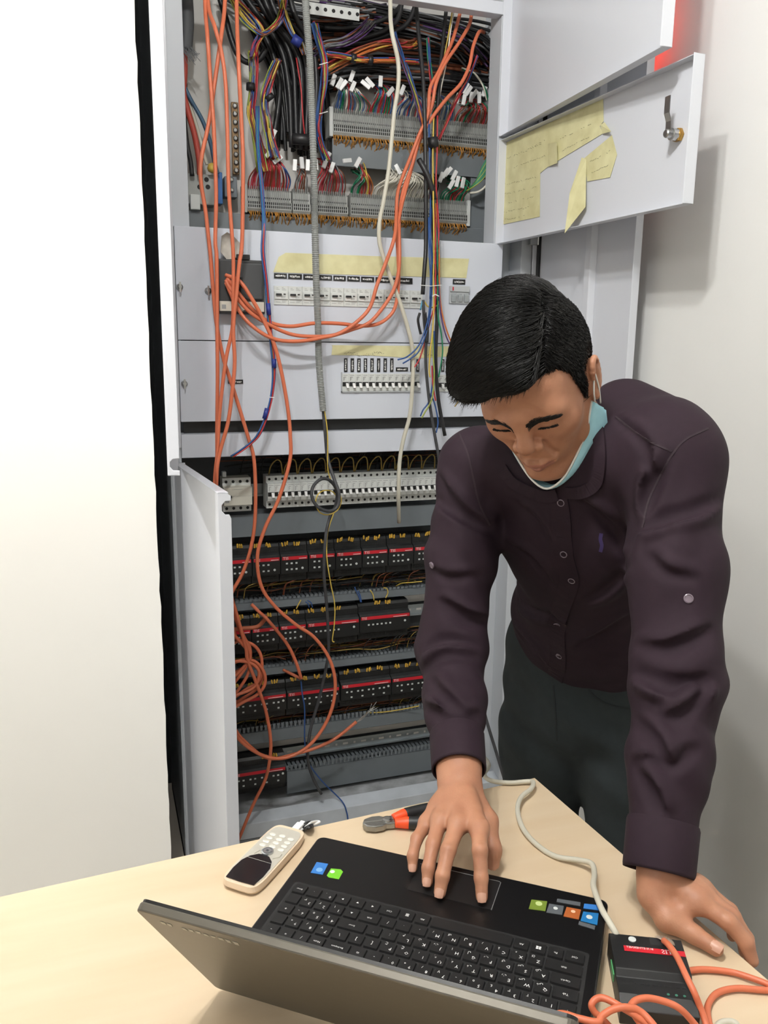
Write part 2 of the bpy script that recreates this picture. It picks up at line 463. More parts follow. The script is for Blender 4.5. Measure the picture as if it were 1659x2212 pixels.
# taped notes on the lower flap
def note(lab, pts, off, name='taped_note', seed=0, lines=(), thick=.0005, cat='note'):
    P = [fl2(u, v, q) for (u, v), q in zip(pts, off if hasattr(off, '__len__') else [off] * len(pts))]
    t = thing(name, lab, cat, np.mean(P, 0))
    MB().prism(P, nn * thick).build('paper', M_TAPE, t, world=True)
    r = random.Random(seed); q_ = MB()
    for (u0, v0, u1, v1) in lines:
        n = int(abs(u1 - u0) / 5)
        for k in range(n):
            if r.random() < .25: continue
            a0 = k / n; a1 = (k + r.uniform(.3, .8)) / n
            q_.tube([fl2(u0 + (u1 - u0) * a0, v0 + (v1 - v0) * a0 + r.uniform(-2, 2), .0042), fl2(u0 + (u1 - u0) * a1, v0 + (v1 - v0) * a1 + r.uniform(-2, 2), .0042)], .0003, 4)
    if lines:
        tag(q_.build('handwriting', M_INK, t, world=True), kind='stuff')
    return t
note('large L-shaped cream note with faint handwriting on the lower flap', [(1072, 318), (1303, 212), (1304, 262), (1296, 273), (1303, 288), (1184, 360), (1167, 374), (1166, 468), (1076, 487), (1079, 356)], .0031, seed=1,
     lines=[(1090, 345, 1170, 310), (1110, 362, 1180, 335), (1210, 300, 1290, 262), (1085, 400, 1160, 382), (1085, 420, 1160, 403), (1088, 440, 1160, 424), (1088, 458, 1150, 446), (1130, 330, 1180, 300), (1215, 325, 1280, 292), (1085, 476, 1140, 464)])
note('small torn cream note beside the hanging paper strip', [(1262, 342), (1322, 292), (1333, 334), (1318, 383), (1269, 392)], .0031, seed=2, lines=[(1275, 350, 1320, 325), (1278, 372, 1315, 356)])
note('peeling strip of cream paper hanging from the lower flap', [(1257, 340), (1267, 345), (1265, 447), (1220, 504), (1231, 417)], [.004, .004, .012, .030, .022], seed=3)
note('folded-over corner of cream paper on the large note', [(1184, 311), (1203, 307), (1204, 352), (1185, 360)], [.0045, .012, .010, .0045], seed=4)
note('lifted tip of cream paper at the large note\'s right end', [(1297, 270), (1306, 264), (1320, 284), (1302, 289)], [.0045, .005, .012, .005], seed=5)
for z in (.42, .47, .86, .91):
    cpart('jamb_screw', MB().lathe([(.006, 0), (.006, .003), (.004, .0045), (.0005, .0045)], (1.132, 2.10, z), (0, -1, 0), 12), M_STEEL, bevel=0)
# ------------------------------------------------------------------ table
ZT = 0.75
tc_ = np.array([0.6293, 1.0617, ZT])
tx = np.array([-math.cos(math.radians(3.8)), -math.sin(math.radians(3.8)), 0]); ty = np.array([math.sin(math.radians(3.75)), -math.cos(math.radians(3.75)), 0])
TW, TDp = 1.7, 0.80
table = thing('desk', 'long desk with pale maple laminate top standing before the open cabinet', 'desk', (0.2, 0.7, 0))
P = [tc_, tc_ + tx * TW, tc_ + tx * TW + ty * TDp, tc_ + ty * TDp]
MB().prism(P, (0, 0, -0.025)).build('table_top', M_WOOD, table, bevel=0.0008, world=True)
M_LEG = mat('desk_leg_grey', (96, 98, 102), 0.5)
for sx in (0.10, TW - 0.06):
    for sy in (0.06, TDp - 0.06):
        q = tc_ + tx * sx + ty * sy - np.array([0, 0, 0.025])
        MB().prism([q + tx * -.022 + ty * -.022, q + tx * -.022 + ty * .022, q + tx * .022 + ty * .022, q + tx * .022 + ty * -.022], (0, 0, -0.725)).build('leg', M_LEG, table, bevel=0.002, world=True)
for s0 in (0.08, TDp - .08):
    q = tc_ + ty * s0 + tx * .12
    MB().prism([q + ty * -.01 + (0, 0, -.025), q + ty * .01 + (0, 0, -.025), q + ty * .01 + (0, 0, -.065), q + ty * -.01 + (0, 0, -.065)], tx * (TW - .2)).build('apron_rail', M_LEG, table, bevel=0.002, world=True)
# ------------------------------------------------------------------ breakers behind the cut-outs of the covers
def px_box(mb, u0, v0, u1, v1, y0, y1):
    a = onY(u0, v0, y0); b = onY(u1, v1, y0)
    return mb.box(min(a[0], b[0]), max(a[0], b[0]), y0, y1, min(a[2], b[2]), max(a[2], b[2]))
def rcbo_meshes():
    w = 0.0355
    body = MB().box(0, w, 0, 0.05, 0, 0.045).box(.0015, w - .0015, -.0035, 0, .0135, .0315)
    body = body.mesh('breaker_body', M_BRK)
    tog = MB().prism([(.004, -.0035, .026), (.004, -.009, .0265), (.004, -.011, .0225), (.004, -.0035, .0215)], (.0135, 0, 0)).mesh('toggle', M_BLACK)
    slot = MB().box(.0045, .017, -.0042, -.0030, .0145, .0215).mesh('tag_window', M_WHITE)
    btn = MB().box(.023, .028, -.006, -.0035, .0245, .0265).mesh('test_button', M_HOLE)
    prt = MB()
    for x, z, l in ((.006, .036, .008), (.006, .0395, .005), (.02, .035, .011), (.02, .038, .008), (.02, .041, .004), (.019, .02, .01), (.019, .0175, .008), (.004, .006, .012), (.02, .006, .009), (.02, .009, .012)):
        prt.box(x, x + l, -.0003 if z > .0315 or z < .0135 else -.0038, 0.0, z, z + .0009)
    prt = prt.mesh('printed_marks', mat('print_grey', (150, 152, 150), 0.6))
    return body, tog, slot, btn, prt
RC = rcbo_meshes()
x0 = onY(592, 640, 2.093)[0]; z0 = 1.5165
for i in range(11):
    lab = 'white two-module breaker with black toggle in the upper cover, '
    lab = ['first of the wide row, beside the black moulded breaker', 'second of the wide row in the upper cover', 'third of the wide row, left of the ribbed conduit', 'behind the ribbed grey conduit', 'just right of the ribbed grey conduit', 'sixth of the wide row in the upper cover', 'seventh of the wide row in the upper cover', 'behind the outermost rising orange cable', 'behind the middle rising orange cable', 'behind the beige cable in the wide row', 'last of the wide row, behind the black cable'][i]
    t = thing('residual_current_breaker', 'white double breaker, ' + lab, 'breaker', (x0 + i * 0.03605, 2.093, z0), 'double breakers in the upper cover')
    for nm, me in zip(('body', 'toggle', 'tag_window', 'test_button', 'printed_marks'), RC):
        link(nm, me, t)
# three-pole isolator right of them
M_ISO = mat('isolator_grey', (186, 190, 192), 0.45, var=0.05, scale=30)
p = onY(971, 655, 2.09)
iso = thing('isolator_switch', 'grey three-pole switch with a red flag right of the wide breaker row', 'switch', (p[0], 2.09, p[2]))
MB().box(0, .056, 0, .05, 0, .045).box(.0, .056, -.004, 0, .03, .045).build('body', M_ISO, iso, bevel=.001)
for k in range(3):
    MB().prism([(.004 + k * .0185, 0, .026), (.004 + k * .0185, -.008, .02), (.004 + k * .0185, -.004, .004), (.004 + k * .0185, 0, .004)], (.013, 0, 0)).build('toggle', mat('lever_clear_grey', (160, 166, 168), 0.3), iso, bevel=.001)
MB().box(.006, .009, -.0055, -.004, .033, .042).build('red_flag', M_RED, iso)
# black printed labels (white illegible marks)
def print_label(u0, v0, u1, v1, Y, lab, group, vertical=False, seed=0, cat='label', m=M_BLACK):
    a = onY(u0, v1, Y); b = onY(u1, v0, Y)
    w, h = b[0] - a[0], b[2] - a[2]
    t = thing('printed_label', lab, cat, (a[0], Y, a[2]), group)
    MB().box(0, w, -.0008, 0, 0, h).build('strip', m, t)
    r = random.Random(seed); q = MB()
    L, S = (h, w) if vertical else (w, h)
    pos = L * .12
    while pos < L * .86:
        l = r.uniform(.0012, .0035); s0 = S * r.uniform(.25, .4); s1 = S * r.uniform(.55, .75)
        if vertical: q.box(s0, s1, -.0011, -.0008, pos, min(pos + l, L * .9))
        else: q.box(pos, min(pos + l, L * .9), -.0011, -.0008, s0, s1)
        pos += l + r.uniform(.0006, .0018)
    q.build('lettering', M_WHITE, t)
    return t
topv = lambda u: 597 + (u - 591) * (609 - 597) / 300.0
uu = [592, 622.5, 655, 690, 720, 750, 780, 811, 845, 868]
for i in range(9):
    u0, u1 = uu[i], (uu[i + 1] if i < 8 else 894) - 3
    lb = ['above the first wide breaker', 'above the second wide breaker', 'above the third wide breaker', 'just right of the ribbed conduit', 'above the fifth wide breaker', 'above the sixth wide breaker', 'above the seventh wide breaker', 'between the two orange cables', 'right of the beige cable'][i]
    print_label(u0, topv(u0) - 6, u1, topv(u1) + 3, 2.0945, 'small black printed strip under the upper tape, ' + lb, 'black strips over the wide breakers', seed=i)
print_label(978, 604, 1005, 614, 2.0945, 'short black printed strip above the grey isolator switch', None, seed=31)
print_label(493, 820, 525, 829, 2.0945, 'lone black printed strip on the lower cover near its latch', None, seed=32)
# single-pole breakers of the lower cover
def mcb_cover_meshes():
    w = .0176
    body = MB().box(0, w, 0, .05, 0, .045).mesh('breaker_body', M_BRK)
    band = MB().box(.001, w - .001, -.002, 0, .013, .0235).mesh('black_band', M_BLACK)
    tog = MB().prism([(.009, -.002, .021), (.009, -.006, .017), (.009, -.012, .009), (.009, -.009, .008), (.009, -.002, .013)], (.0065, 0, 0)).mesh('toggle', M_WHITE)
    prt = MB().box(.003, .005, -.0004, 0, .027, .037).box(.005, .010, -.0004, 0, .035, .037).box(.005, .008, -.0004, 0, .031, .0325).box(.003, .014, -.0004, 0, .040, .0412)
    prt = prt.mesh('printed_marks', mat('print_grey', (150, 152, 150), 0.6))
    return body, band, tog, prt
MC = mcb_cover_meshes()
fr = onY(737, 846, 2.094); fr2 = onY(737, 806, 2.094)
frame_t = thing('breaker_trim_frame', 'thin grey trim frame round the twelve small breakers of the lower cover', 'frame', (fr[0], 2.0955, fr[2] - .002))
W12 = .018 * 12 + .005
MB().box(0, .0025, -.005, 0.0, 0, .052).build('side', M_ISO, frame_t)
MB().box(0, W12, -.005, 0.0, -.0, .0028).build('bottom', M_ISO, frame_t)
for i in range(12):
    pos = ['against the left end of the trim frame', 'second from the trim end', 'third from the trim end', 'fourth from the trim end', 'fifth from the trim end', 'sixth from the trim end', 'seventh from the trim end', 'eighth from the trim end', 'under the flat printed strip', 'first past the flat printed strip', 'behind the beige cable', 'last before the dangling black cables'][i]
    t = thing('circuit_breaker', 'narrow white breaker in the lower cover, ' + pos, 'breaker', (fr[0] + .0028 + i * .018, 2.093, fr[2] + .0012), 'narrow breakers in the lower cover')
    for nm, me in zip(('body', 'black_band', 'toggle', 'printed_marks'), MC):
        link(nm, me, t)
q = onY(946, 846, 2.093)
for i in range(5):
    t = thing('circuit_breaker', ['narrow white breaker just right of the dangling black cables', 'narrow white breaker, second beyond the dangling black cables', 'narrow white breaker, third beyond the dangling black cables', 'narrow white breaker beside the man\'s fringe', 'narrow white breaker half hidden by the man\'s hair'][i], 'breaker', (q[0] + i * .018, 2.093, q[2]), 'narrow breakers in the lower cover')
    for nm, me in zip(('body', 'black_band', 'toggle', 'printed_marks'), MC):
        link(nm, me, t)
for i in range(8):
    u = 743 + i * 14.2
    print_label(u, 774, u + 7.5, 803.5, 2.0945, 'upright black printed strip, ' + ['first', 'second', 'third', 'fourth', 'fifth', 'sixth', 'seventh', 'eighth'][i] + ' counted from the lower tape\'s left end', 'upright strips over the narrow breakers', True, seed=50 + i)
print_label(855, 793.5, 881, 802, 2.0945, 'flat black printed strip between the upright ones', None, seed=70)
print_label(886, 776, 893, 803, 2.0945, 'upright black printed strip behind the beige cable', None, True, seed=71)
print_label(899, 776, 906, 803, 2.0945, 'upright black printed strip left of the dangling black cables', None, True, seed=72)
print_label(953, 776, 960, 803, 2.0945, 'upright black printed strip right of the dangling green wire', None, True, seed=73)
# masking tape with pencil notes
def tape(poly, lab, Y=2.0952, seed=0, lines=6):
    P = [onY(u, v, Y) for u, v in poly]
    c = np.mean(P, 0)
    t = thing('masking_tape', lab, 'tape', c)
    MB().prism(P, (0, -.0006, 0)).build('strip', M_TAPE, t, world=True)
    r = random.Random(seed); q = MB()
    us = [p[0] for p in poly]; vs_ = [p[1] for p in poly]
    for k in range(lines):
        u = r.uniform(min(us) + 20, max(us) - 40); v = r.uniform(min(vs_) * .45 + max(vs_) * .55, max(vs_) - 6)
        n = r.randint(4, 9)
        for j in range(n):
            a = onY(u + j * 4, v + r.uniform(-2, 2), Y - .0008); b_ = onY(u + j * 4 + r.uniform(1, 4), v + r.uniform(-3, 3), Y - .0008)
            q.tube([a, b_], .00035, 4)
    if lines:
        q.build('pencil_marks', M_INK, t, world=True)
    return t
tape([(590, 588), (602, 555), (617, 546), (800, 553), (1013, 559), (1007, 601), (985, 600), (700, 592)], 'long cream masking tape above the wide breaker row', seed=1, lines=0)
tape([(716, 767), (718, 748), (716, 745.5), (974, 748), (972, 770), (900, 774), (800, 768)], 'cream masking tape with pencil scribbles above the narrow breakers', seed=2, lines=9)
# moulded case breaker (black, left)
p = onY(472, 677, 2.06)
mc = thing('moulded_case_breaker', 'big black moulded breaker with a cream label feeding orange cables', 'breaker', (p[0], 2.06, p[2]))
wm = onY(573, 677, 2.06)[0] - p[0]; hm = onY(573, 563, 2.06)[2] - p[2]
MB().box(0, wm, 0, .045, 0, hm).build('body', mat('moulded_black', (52, 53, 54), 0.5, var=0.1, scale=20), mc, bevel=.004)
MB().box(.052, wm - .006, -.006, 0, .034, hm - .008).build('raised_face', mat('moulded_dark_grey', (66, 68, 70), 0.5), mc, bevel=.003)
MB().box(.003, wm - .003, -.002, 0.0, .006, .029).build('cream_label', M_BRKCREAM, mc, bevel=.0005)
MB().box(.008, .018, -.0026, -.002, .011, .021).build('label_emblem', mat('print_grey', (150, 152, 150), 0.6), mc)
MB().box(.06, wm - .02, -.003, 0, .007, .009).build('red_print', M_BLACK, mc)
MB().box(.046, .078, -.002, .03, hm, hm + .012).build('top_lug', M_BLACK, mc, bevel=.001)
MB().box(.052, .058, -.014, -.006, .06, .085).build('toggle', M_BLACK, mc, bevel=.001)
# ------------------------------------------------------------------ lower compartment: breaker row
def mcb_meshes():
    w = .0176
    pr = [(0.045, 0), (-.0, 0), (0, .0205), (-.018, .0225), (-.022, .031), (-.022, .070), (-.0, .0715), (0, .088), (.045, .088)]
    body = MB().prism([(0, y, z) for y, z in pr], (w, 0, 0)).mesh('breaker_body', M_BRK)
    holes = MB()
    holes.lathe([(.0036, -.0006), (.0036, .0004)], (w / 2, 0, 0), (0, 1, 0), 10)
    holes = holes.mesh('terminal_screw', M_HOLE)
    band = MB().box(.0006, w - .0006, -.0235, -.0215, .0365, .0475).mesh('black_band', M_BLACK)
    tog = MB().prism([(.0095, -.022, .047), (.0095, -.029, .043), (.0095, -.034, .0345), (.0095, -.030, .034), (.0095, -.022, .038)], (.0068, 0, 0)).mesh('toggle', M_WHITE)
    prt = MB().box(.003, .0045, -.0224, -.022, .050, .062).box(.0045, .009, -.0224, -.022, .0605, .062).box(.0045, .0075, -.0224, -.022, .056, .057).box(.002, .0155, -.0224, -.022, .0655, .0668)
    prt = prt.mesh('printed_marks', mat('print_grey', (150, 152, 150), 0.6))
    return body, holes, band, tog, prt
MM = mcb_meshes()
ORD = ['first', 'second', 'third', 'fourth', 'fifth', 'sixth', 'seventh', 'eighth', 'ninth', 'tenth', 'eleventh', 'twelfth', 'thirteenth', 'fourteenth', 'fifteenth', 'sixteenth', 'seventeenth', 'eighteenth', 'nineteenth', 'twentieth', 'twenty-first', 'twenty-second', 'twenty-third', 'twenty-fourth', 'twenty-fifth', 'twenty-sixth', 'twenty-seventh', 'twenty-eighth']
for i in range(28):
    t = thing('circuit_breaker', 'narrow grey-white breaker on the open rail, ' + ORD[i] + ' from the four-pole breaker', 'breaker', (.4225 + i * .018, 2.18, .984), 'breakers on the open rail')
    for nm, me in zip(('body', 'black_band', 'toggle', 'printed_marks'), (MM[0], MM[2], MM[3], MM[4])):
        link(nm, me, t)
    link('terminal_screw', MM[1], t, (0, 0, .0105)); link('terminal_screw', MM[1], t, (0, 0, .0795))
t = thing('four_pole_breaker', 'cream four-pole residual current breaker beside the row of narrow breakers', 'breaker', (.306, 2.18, .980))
MB().prism([(0, y, z) for y, z in [(.045, 0), (0, 0), (0, .018), (-.02, .02), (-.02, .068), (0, .0695), (0, .091), (.045, .091)]], (.075, 0, 0)).build('body', M_BRKCREAM, t, bevel=.001)
MB().box(.0, .075, -.0005, .0, .0705, .0905).build('terminal_cover', M_BRK, t)
MB().box(0, .075, -.0005, 0, .0005, .0175).build('terminal_cover', M_BRK, t)
for k in range(4):
    for z in (.009, .081):
        MB().lathe([(.004, -.0014), (.004, 0.)], (.0095 + k * .0187, 0, z), (0, 1, 0), 10).build('terminal_screw', M_HOLE, t)
MB().box(.003, .021, -.026, -.02, .041, .047).build('toggle', M_BLACK, t, bevel=.001)
MB().box(.003, .072, -.0204, -.02, .0445, .0448).box(.003, .014, -.0204, -.02, .028, .034).box(.022, .05, -.0204, -.02, .0625, .0632).build('printed_marks', mat('print_grey', (150, 152, 150), 0.6), t)
MB().box(.001, .011, -.0, .02, .094, .108).build('side_clip', M_BRK, t, bevel=.001)
# DIN rails
def din_rail(x0, x1, z, Y, lab, slots=True):
    t = thing('din_rail', lab, 'rail', ((x0 + x1) / 2, Y, z))
    pr = [(0, -.0175), (-.0012, -.0175), (-.0012, -.013), (.0065, -.013), (.0065, .013), (-.0012, .013), (-.0012, .0175), (0, .0175), (0, .0142), (.0078, .0142), (.0078, -.0142), (0, -.0142)]
    MB().prism([(x0, Y + y, z + zz) for y, zz in pr], (x1 - x0, 0, 0)).build('rail', M_ZINC, t, world=True)
    if slots:
        x = x0 + .012; k = 0
        q = MB()
        while x < x1 - .02:
            l = .016 if k % 2 == 0 else .006
            q.box(x, x + l, Y + .0055, Y + .0066, z - .003, z + .003); x += l + .018; k += 1
        q.build('slot', M_PLATEL, t, world=True)
    return t
din_rail(.30, .96, 1.026, 2.235, 'zinc mounting rail behind the open row of breakers', False)
din_rail(.30, .96, .826, 2.245, 'zinc mounting rail behind the topmost row of black modules', False)
din_rail(.30, .99, .632, 2.245, 'zinc mounting rail showing beyond the second row of black modules')
din_rail(.30, .96, .426, 2.245, 'zinc mounting rail behind the third row of black modules', False)
din_rail(.30, .99, .2235, 2.245, 'slotted zinc rail running right from the lowest black module')
# wiring ducts with slotted walls
def duct(x0, x1, z0, z1, lab, teeth='both', y0=2.2, y1=2.27, cover=True, tooth=.010, gap=.0055, th=.018):
    t = thing('wiring_duct', lab, 'cable duct', ((x0 + x1) / 2, (y0 + y1) / 2, z0))
    if cover:
        MB().box(x0, x1, y0, y0 + .003, z0, z1).box(x0, x1, y0, y0 + .012, z1 - .002, z1).box(x0, x1, y0, y0 + .012, z0, z0 + .002).build('lid', M_DUCT, t, bevel=.001, world=True)
    MB().box(x0, x1, y1 - .002, y1, z0, z1).build('base', M_DUCT, t, world=True)
    for nm, zz in (('top', z1 - .004), ('bottom', z0 + .002)):
        if teeth in ('both', nm):
            q = MB(); x = x0
            while x < x1 - tooth:
                yb = y0 + (.012 if cover else 0)
                q.box(x, x + tooth - gap * .3, yb, y1, zz, zz + .002)
                q.box(x + tooth * .2, x + tooth * .6, yb - .004, yb, zz - .0005, zz + .0025)
                x += tooth + gap * .6
            tag(q.build('slotted_wall', M_DUCT, t, world=True), kind='stuff')
    return t
duct(.236, 1.05, .903, .966, 'flat grey wiring duct under the open breaker row', 'bottom')
duct(.236, 1.05, .694, .716, 'narrow grey wiring duct above the second row of modules', 'top')
duct(.236, 1.05, .496, .518, 'narrow grey wiring duct above the third row of modules', 'top')
duct(.236, 1.05, .290, .327, 'grey wiring duct below the third row of modules', 'top')
duct(.474, 1.05, .116, .188, 'broad grey wiring duct at the foot of the cabinet', 'top')
# teeth proud above the two lids in the open part
for z, nm in ((.188, 'broad bottom duct'), (.327, 'duct below the third module row'), (.716, 'duct above the second module row'), (.518, 'duct above the third module row')):
    t = thing('duct_teeth', 'row of grey comb teeth along the top of the ' + nm, 'cable duct', (.6, 2.21, z))
    q = MB(); x = .236
    while x < 1.04:
        q.prism([(x, 2.203, z), (x + .006, 2.203, z), (x + .006, 2.203, z + .009), (x + .0075, 2.203, z + .012), (x + .0075, 2.203, z + .016), (x - .0015, 2.203, z + .016), (x - .0015, 2.203, z + .012), (x, 2.203, z + .009)], (0, .004, 0)) if z < .4 else q.box(x, x + .008, 2.203, 2.207, z, z + .007)
        x += .0125
    tag(q.build('comb', M_DUCT, t, world=True), kind='stuff')
MB().box(.236, 1.05, 2.26, 2.268, .2425, .272).build('bare_plate', M_PLATEL, cab, world=True)
MB().box(.845, 1.05, 2.26, 2.268, .653, .684).build('bare_plate', M_PLATEL, cab, world=True)
# ------------------------------------------------------------------ black bus modules
def module_meshes(w, big):
    pr = [(.055, 0), (.018, 0), (.018, .022), (.0, .026), (0, .0745), (.006, .079), (.018, .083), (.018, .101), (.024, .108), (.055, .108)]
    body = MB().prism([(0, y, z) for y, z in pr], (w, 0, 0)).mesh('module_body', M_BLACK)
    ledge = MB().prism([(.0005, y, z) for y, z in [(.0005, .0748), (.006, .0794), (.018, .0834), (.0178, .0828), (.006, .0788), (.0005, .0742)]], (w - .001, 0, 0)).mesh('dusty_ledge', M_BLACKDUST)
    stripe = MB().box(.0035, w - .002, -.0006, 0, .0645, .0740).mesh('red_stripe', M_RED)
    tm = MB(); n = int((w - .008) / .0055)
    for k in range(n):
        x = .005 + k * (w - .010) / n
        tm.box(x, x + .0032, .0172, .018, .087, .0905).box(x, x + .0032, .0172, .018, .0935, .097)
        tm.box(x, x + .0032, .0172, .018, .006, .0095).box(x, x + .0032, .0172, .018, .0125, .016)
    tm = tm.mesh('terminal_slots', M_BLACKDUST)
    fine = MB().box(w * .66, w * .94, -.0008, -.0006, .0665, .068).mesh('fine_print', M_WHITE)
    return body, ledge, stripe, tm, fine
MODS = {'s': module_meshes(.0765, False), 'b': module_meshes(.155, True)}
BTN = MB().box(-.0028, .0028, -.0012, 0, -.0022, .0022).mesh('button', M_BTN)
RND = MB().lathe([(.0034, 0), (.0034, .0012), (.0022, .0014), (.0005, .0014)], (0, 0, 0), (0, -1, 0), 12).mesh('round_button', M_BTN)
DOT = MB().box(-.0018, .0018, -.0008, 0, -.0015, .0015).mesh('dark_button', M_BLACKDUST)
FERR = MB().lathe([(.0026, 0), (.0026, .009), (.0016, .010), (.0016, .0115)], (0, 0, 0), (0, -.25, 1), 7).mesh('ferrule', M_FERR)
TIS = text_mesh('TIS', .0108, M_WHITE)
def module(x, zs, kind, btns, lab, ferr, group):
    """x: left end of the red stripe, zs: middle of the stripe height"""
    w = .0765 if kind == 's' else .155
    t = thing('bus_module', lab, 'module', (x - .0035, 2.18, zs - .0695), group)
    b_, l_, s_, tm, fp = MODS[kind]
    link('body', b_, t); link('dusty_ledge', l_, t); tag(link('terminal_slots', tm, t), kind='stuff')
    st = link('red_stripe', s_, t)
    link('brand_lettering', TIS, st, (.0135, -.0009, .0690), FRONT).scale = (1.15, 1, 1)
    link('fine_print', fp, st)
    for bx, bz, k in btns:
        link({'q': 'button', 'r': 'round_button', 'd': 'dark_button'}[k], {'q': BTN, 'r': RND, 'd': DOT}[k], t, (bx, 0, bz))
    for fx in ferr:
        for k in range(3):
            o = link('ferrule', FERR, t, (fx + k * .0058 + random.uniform(-.001, .001), .017 + random.uniform(-.001, .002), .102 + random.uniform(-.002, .003)), (random.uniform(-.3, .1), random.uniform(-.3, .3), 0))
    return t
SB = [(.0165 + k * .0135, z, 'q') for k in range(3) for z in (.0545, .0375)] + [(.0605, .039, 'r')]
BB = [(.027 + k * .0132, .049, 'q') for k in range(6)] + [(.139, .052, 'r')]
def quad(k0=.018):
    r = []
    for k in range(4):
        r += [(k0 + k * .0335, .0515, 'q'), (k0 + .0135 + k * .0335, .0515, 'q'), (k0 + .0135 + k * .0335, .0345, 'q'), (k0 + k * .0335, .0345, 'd')]
    return r + [(.146, .0545, 'r')]
R1 = ['first module of the top row, beside the cabinet door', 'second module of the top row, behind an orange cable', 'third module of the top row', 'fourth module of the top row, crossed by the black cable', 'fifth module of the top row', 'sixth module of the top row', 'seventh module of the top row', 'eighth module of the top row, beside the dark sleeve']
for i in range(8):
    module(.3065 + i * .0786, .8405, 's', SB, 'black module with red stripe, ' + R1[i], (.010, .042), 'small black modules of the top row')
for i in range(3):
    module(.3005 + i * .0786, .6395, 's', SB, 'short black module of the second row, ' + ['behind the orange coil', 'between orange coil and rising cable', 'left of the long modules'][i], (.012, .046), 'small black modules of the second row')
module(.536, .6395, 'b', BB, 'long black module with red stripe, middle of the second row', (.012, .046, .088), 'long black modules of the second row')
module(.693, .6435, 'b', BB, 'long black module with red stripe at the open end of the second row', (.052, .085), 'long black modules of the second row')
for i, x in enumerate((.319, .477, .637, .794)):
    module(x, .4375 + (.003 if i > 1 else 0), 'b', quad(), 'long black module in the third row, ' + ['behind the orange coil', 'crossed by the blue wire', 'right of the big orange loop', 'beside the dark sleeve'][i], (.016, .05, .085, .118), 'long black modules of the third row')
module(.315, .2115, 'b', quad(), 'long black module alone in the bottom row', (.09, .12), None)
# ------------------------------------------------------------------ cables
def path(pts, Y0, n=6):
    """pixels (u, v[, Y]) to a smooth line in the cabinet"""
    return cr([onY(p[0], p[1], p[2] if len(p) > 2 else Y0) for p in pts], n)
def cable(name, pts, Y0, r, m, lab, group=None, n=8, cat='cable', dens=6):
    P = path(pts, Y0, dens)
    o = MB().tube(P, r, n).build(name, m, smooth=True)
    return tag(o, lab, cat, group)
OR = .0047
YC = 2.03
cable('orange_cable', [(443, -170, 2.14), (443, 0, 2.10), (448, 76), (453, 152), (458, 220), (462, 279), (465, 355), (467, 430), (465, 520), (468, 556), (469, 657), (469, 708), (470, 809), (469, 910), (469, 986), (468, 1033), (469, 1100), (486, 1200, 2.06), (488, 1300, 2.08), (510, 1380, 2.09)], YC, OR, M_ORANGE, 'orange cable hanging straight down nearest the left jamb')
cable('orange_cable', [(448, -170, 2.14), (449, 0, 2.10), (464, 58), (478, 111), (487, 177), (491, 279), (494, 405), (501, 506), (504, 556), (504, 632), (502, 708), (489, 771), (479, 847), (473, 910), (470, 974), (464, 1040), (469, 1110), (489, 1190, 2.06), (492, 1290, 2.08), (505, 1370, 2.085)], YC - .012, OR, M_ORANGE, 'orange cable crossing left of the black moulded breaker then straight down')
cable('orange_cable', [(487, -170, 2.14), (486, 0, 2.10), (478, 76), (464, 177), (451, 266), (435, 342), (434, 392), (444, 456), (451, 519), (455, 556), (461, 632), (469, 708), (484, 779), (502, 834), (522, 898), (537, 948), (549, 996), (552, 1089), (546, 1164), (527, 1231), (503, 1276), (494, 1300), (500, 1360, 2.07), (531, 1400, 2.08)], YC + .014, OR, M_ORANGE, 'orange cable bulging left over the jamb then sweeping right past the rail')
cable('orange_cable', [(511, -170, 2.14), (511, 0, 2.10), (515, 127), (521, 253), (525, 354), (523, 520), (517, 569), (511, 632), (504, 708), (507, 784), (500, 860), (492, 915), (474, 981), (468, 1030), (470, 1110, 2.05), (492, 1210, 2.07), (496, 1300, 2.08)], YC - .02, OR, M_ORANGE, 'rightmost of the hanging orange cables, over the black moulded breaker')
cable('orange_cable', [(487, 594, 2.045), (517, 607, 2.03), (542, 642), (570, 693), (593, 746), (609, 809), (622, 885), (627, 940), (626, 996), (602, 1078), (572, 1142), (556, 1202), (564, 1265), (594, 1310), (640, 1350), (678, 1376), (710, 1420), (724, 1471), (718, 1527), (694, 1579), (658, 1618), (610, 1638), (563, 1630), (515, 1595), (494, 1545)], YC - .008, OR, M_ORANGE, 'long orange cable swinging from the black breaker into a wide loop below')
cable('orange_cable', [(490, 600, 2.045), (522, 642, 2.04), (542, 665), (580, 695), (626, 705), (681, 698), (733, 699), (781, 704), (818, 699), (844, 680), (856, 654), (861, 606), (860, 553), (858, 504, 2.05), (866, 451, 2.09), (887, 371, 2.12), (908, 300, 2.13), (935, 252, 2.13), (966, 212, 2.13), (996, 180, 2.13), (1014, 141, 2.14), (1022, 101, 2.15), (1035, 69, 2.17), (1046, 70, 2.2)], YC + .012, OR, M_ORANGE, 'upper orange cable looping from the black breaker to the cabinet\'s top corner')
cable('orange_cable', [(488, 605, 2.045), (497, 622, 2.04), (537, 672), (588, 705), (633, 723), (682, 727), (720, 724), (760, 712), (799, 696), (831, 659), (850, 627), (860, 593), (863, 553), (862, 500, 2.05), (863, 464, 2.09), (871, 411, 2.11), (890, 358, 2.12), (908, 292, 2.125), (932, 231, 2.13), (942, 180, 2.13), (961, 138, 2.14), (993, 90, 2.16), (1014, 53, 2.18), (1019, 25, 2.2)], YC, OR, M_ORANGE, 'middle orange cable looping from the black breaker up to the top rail')
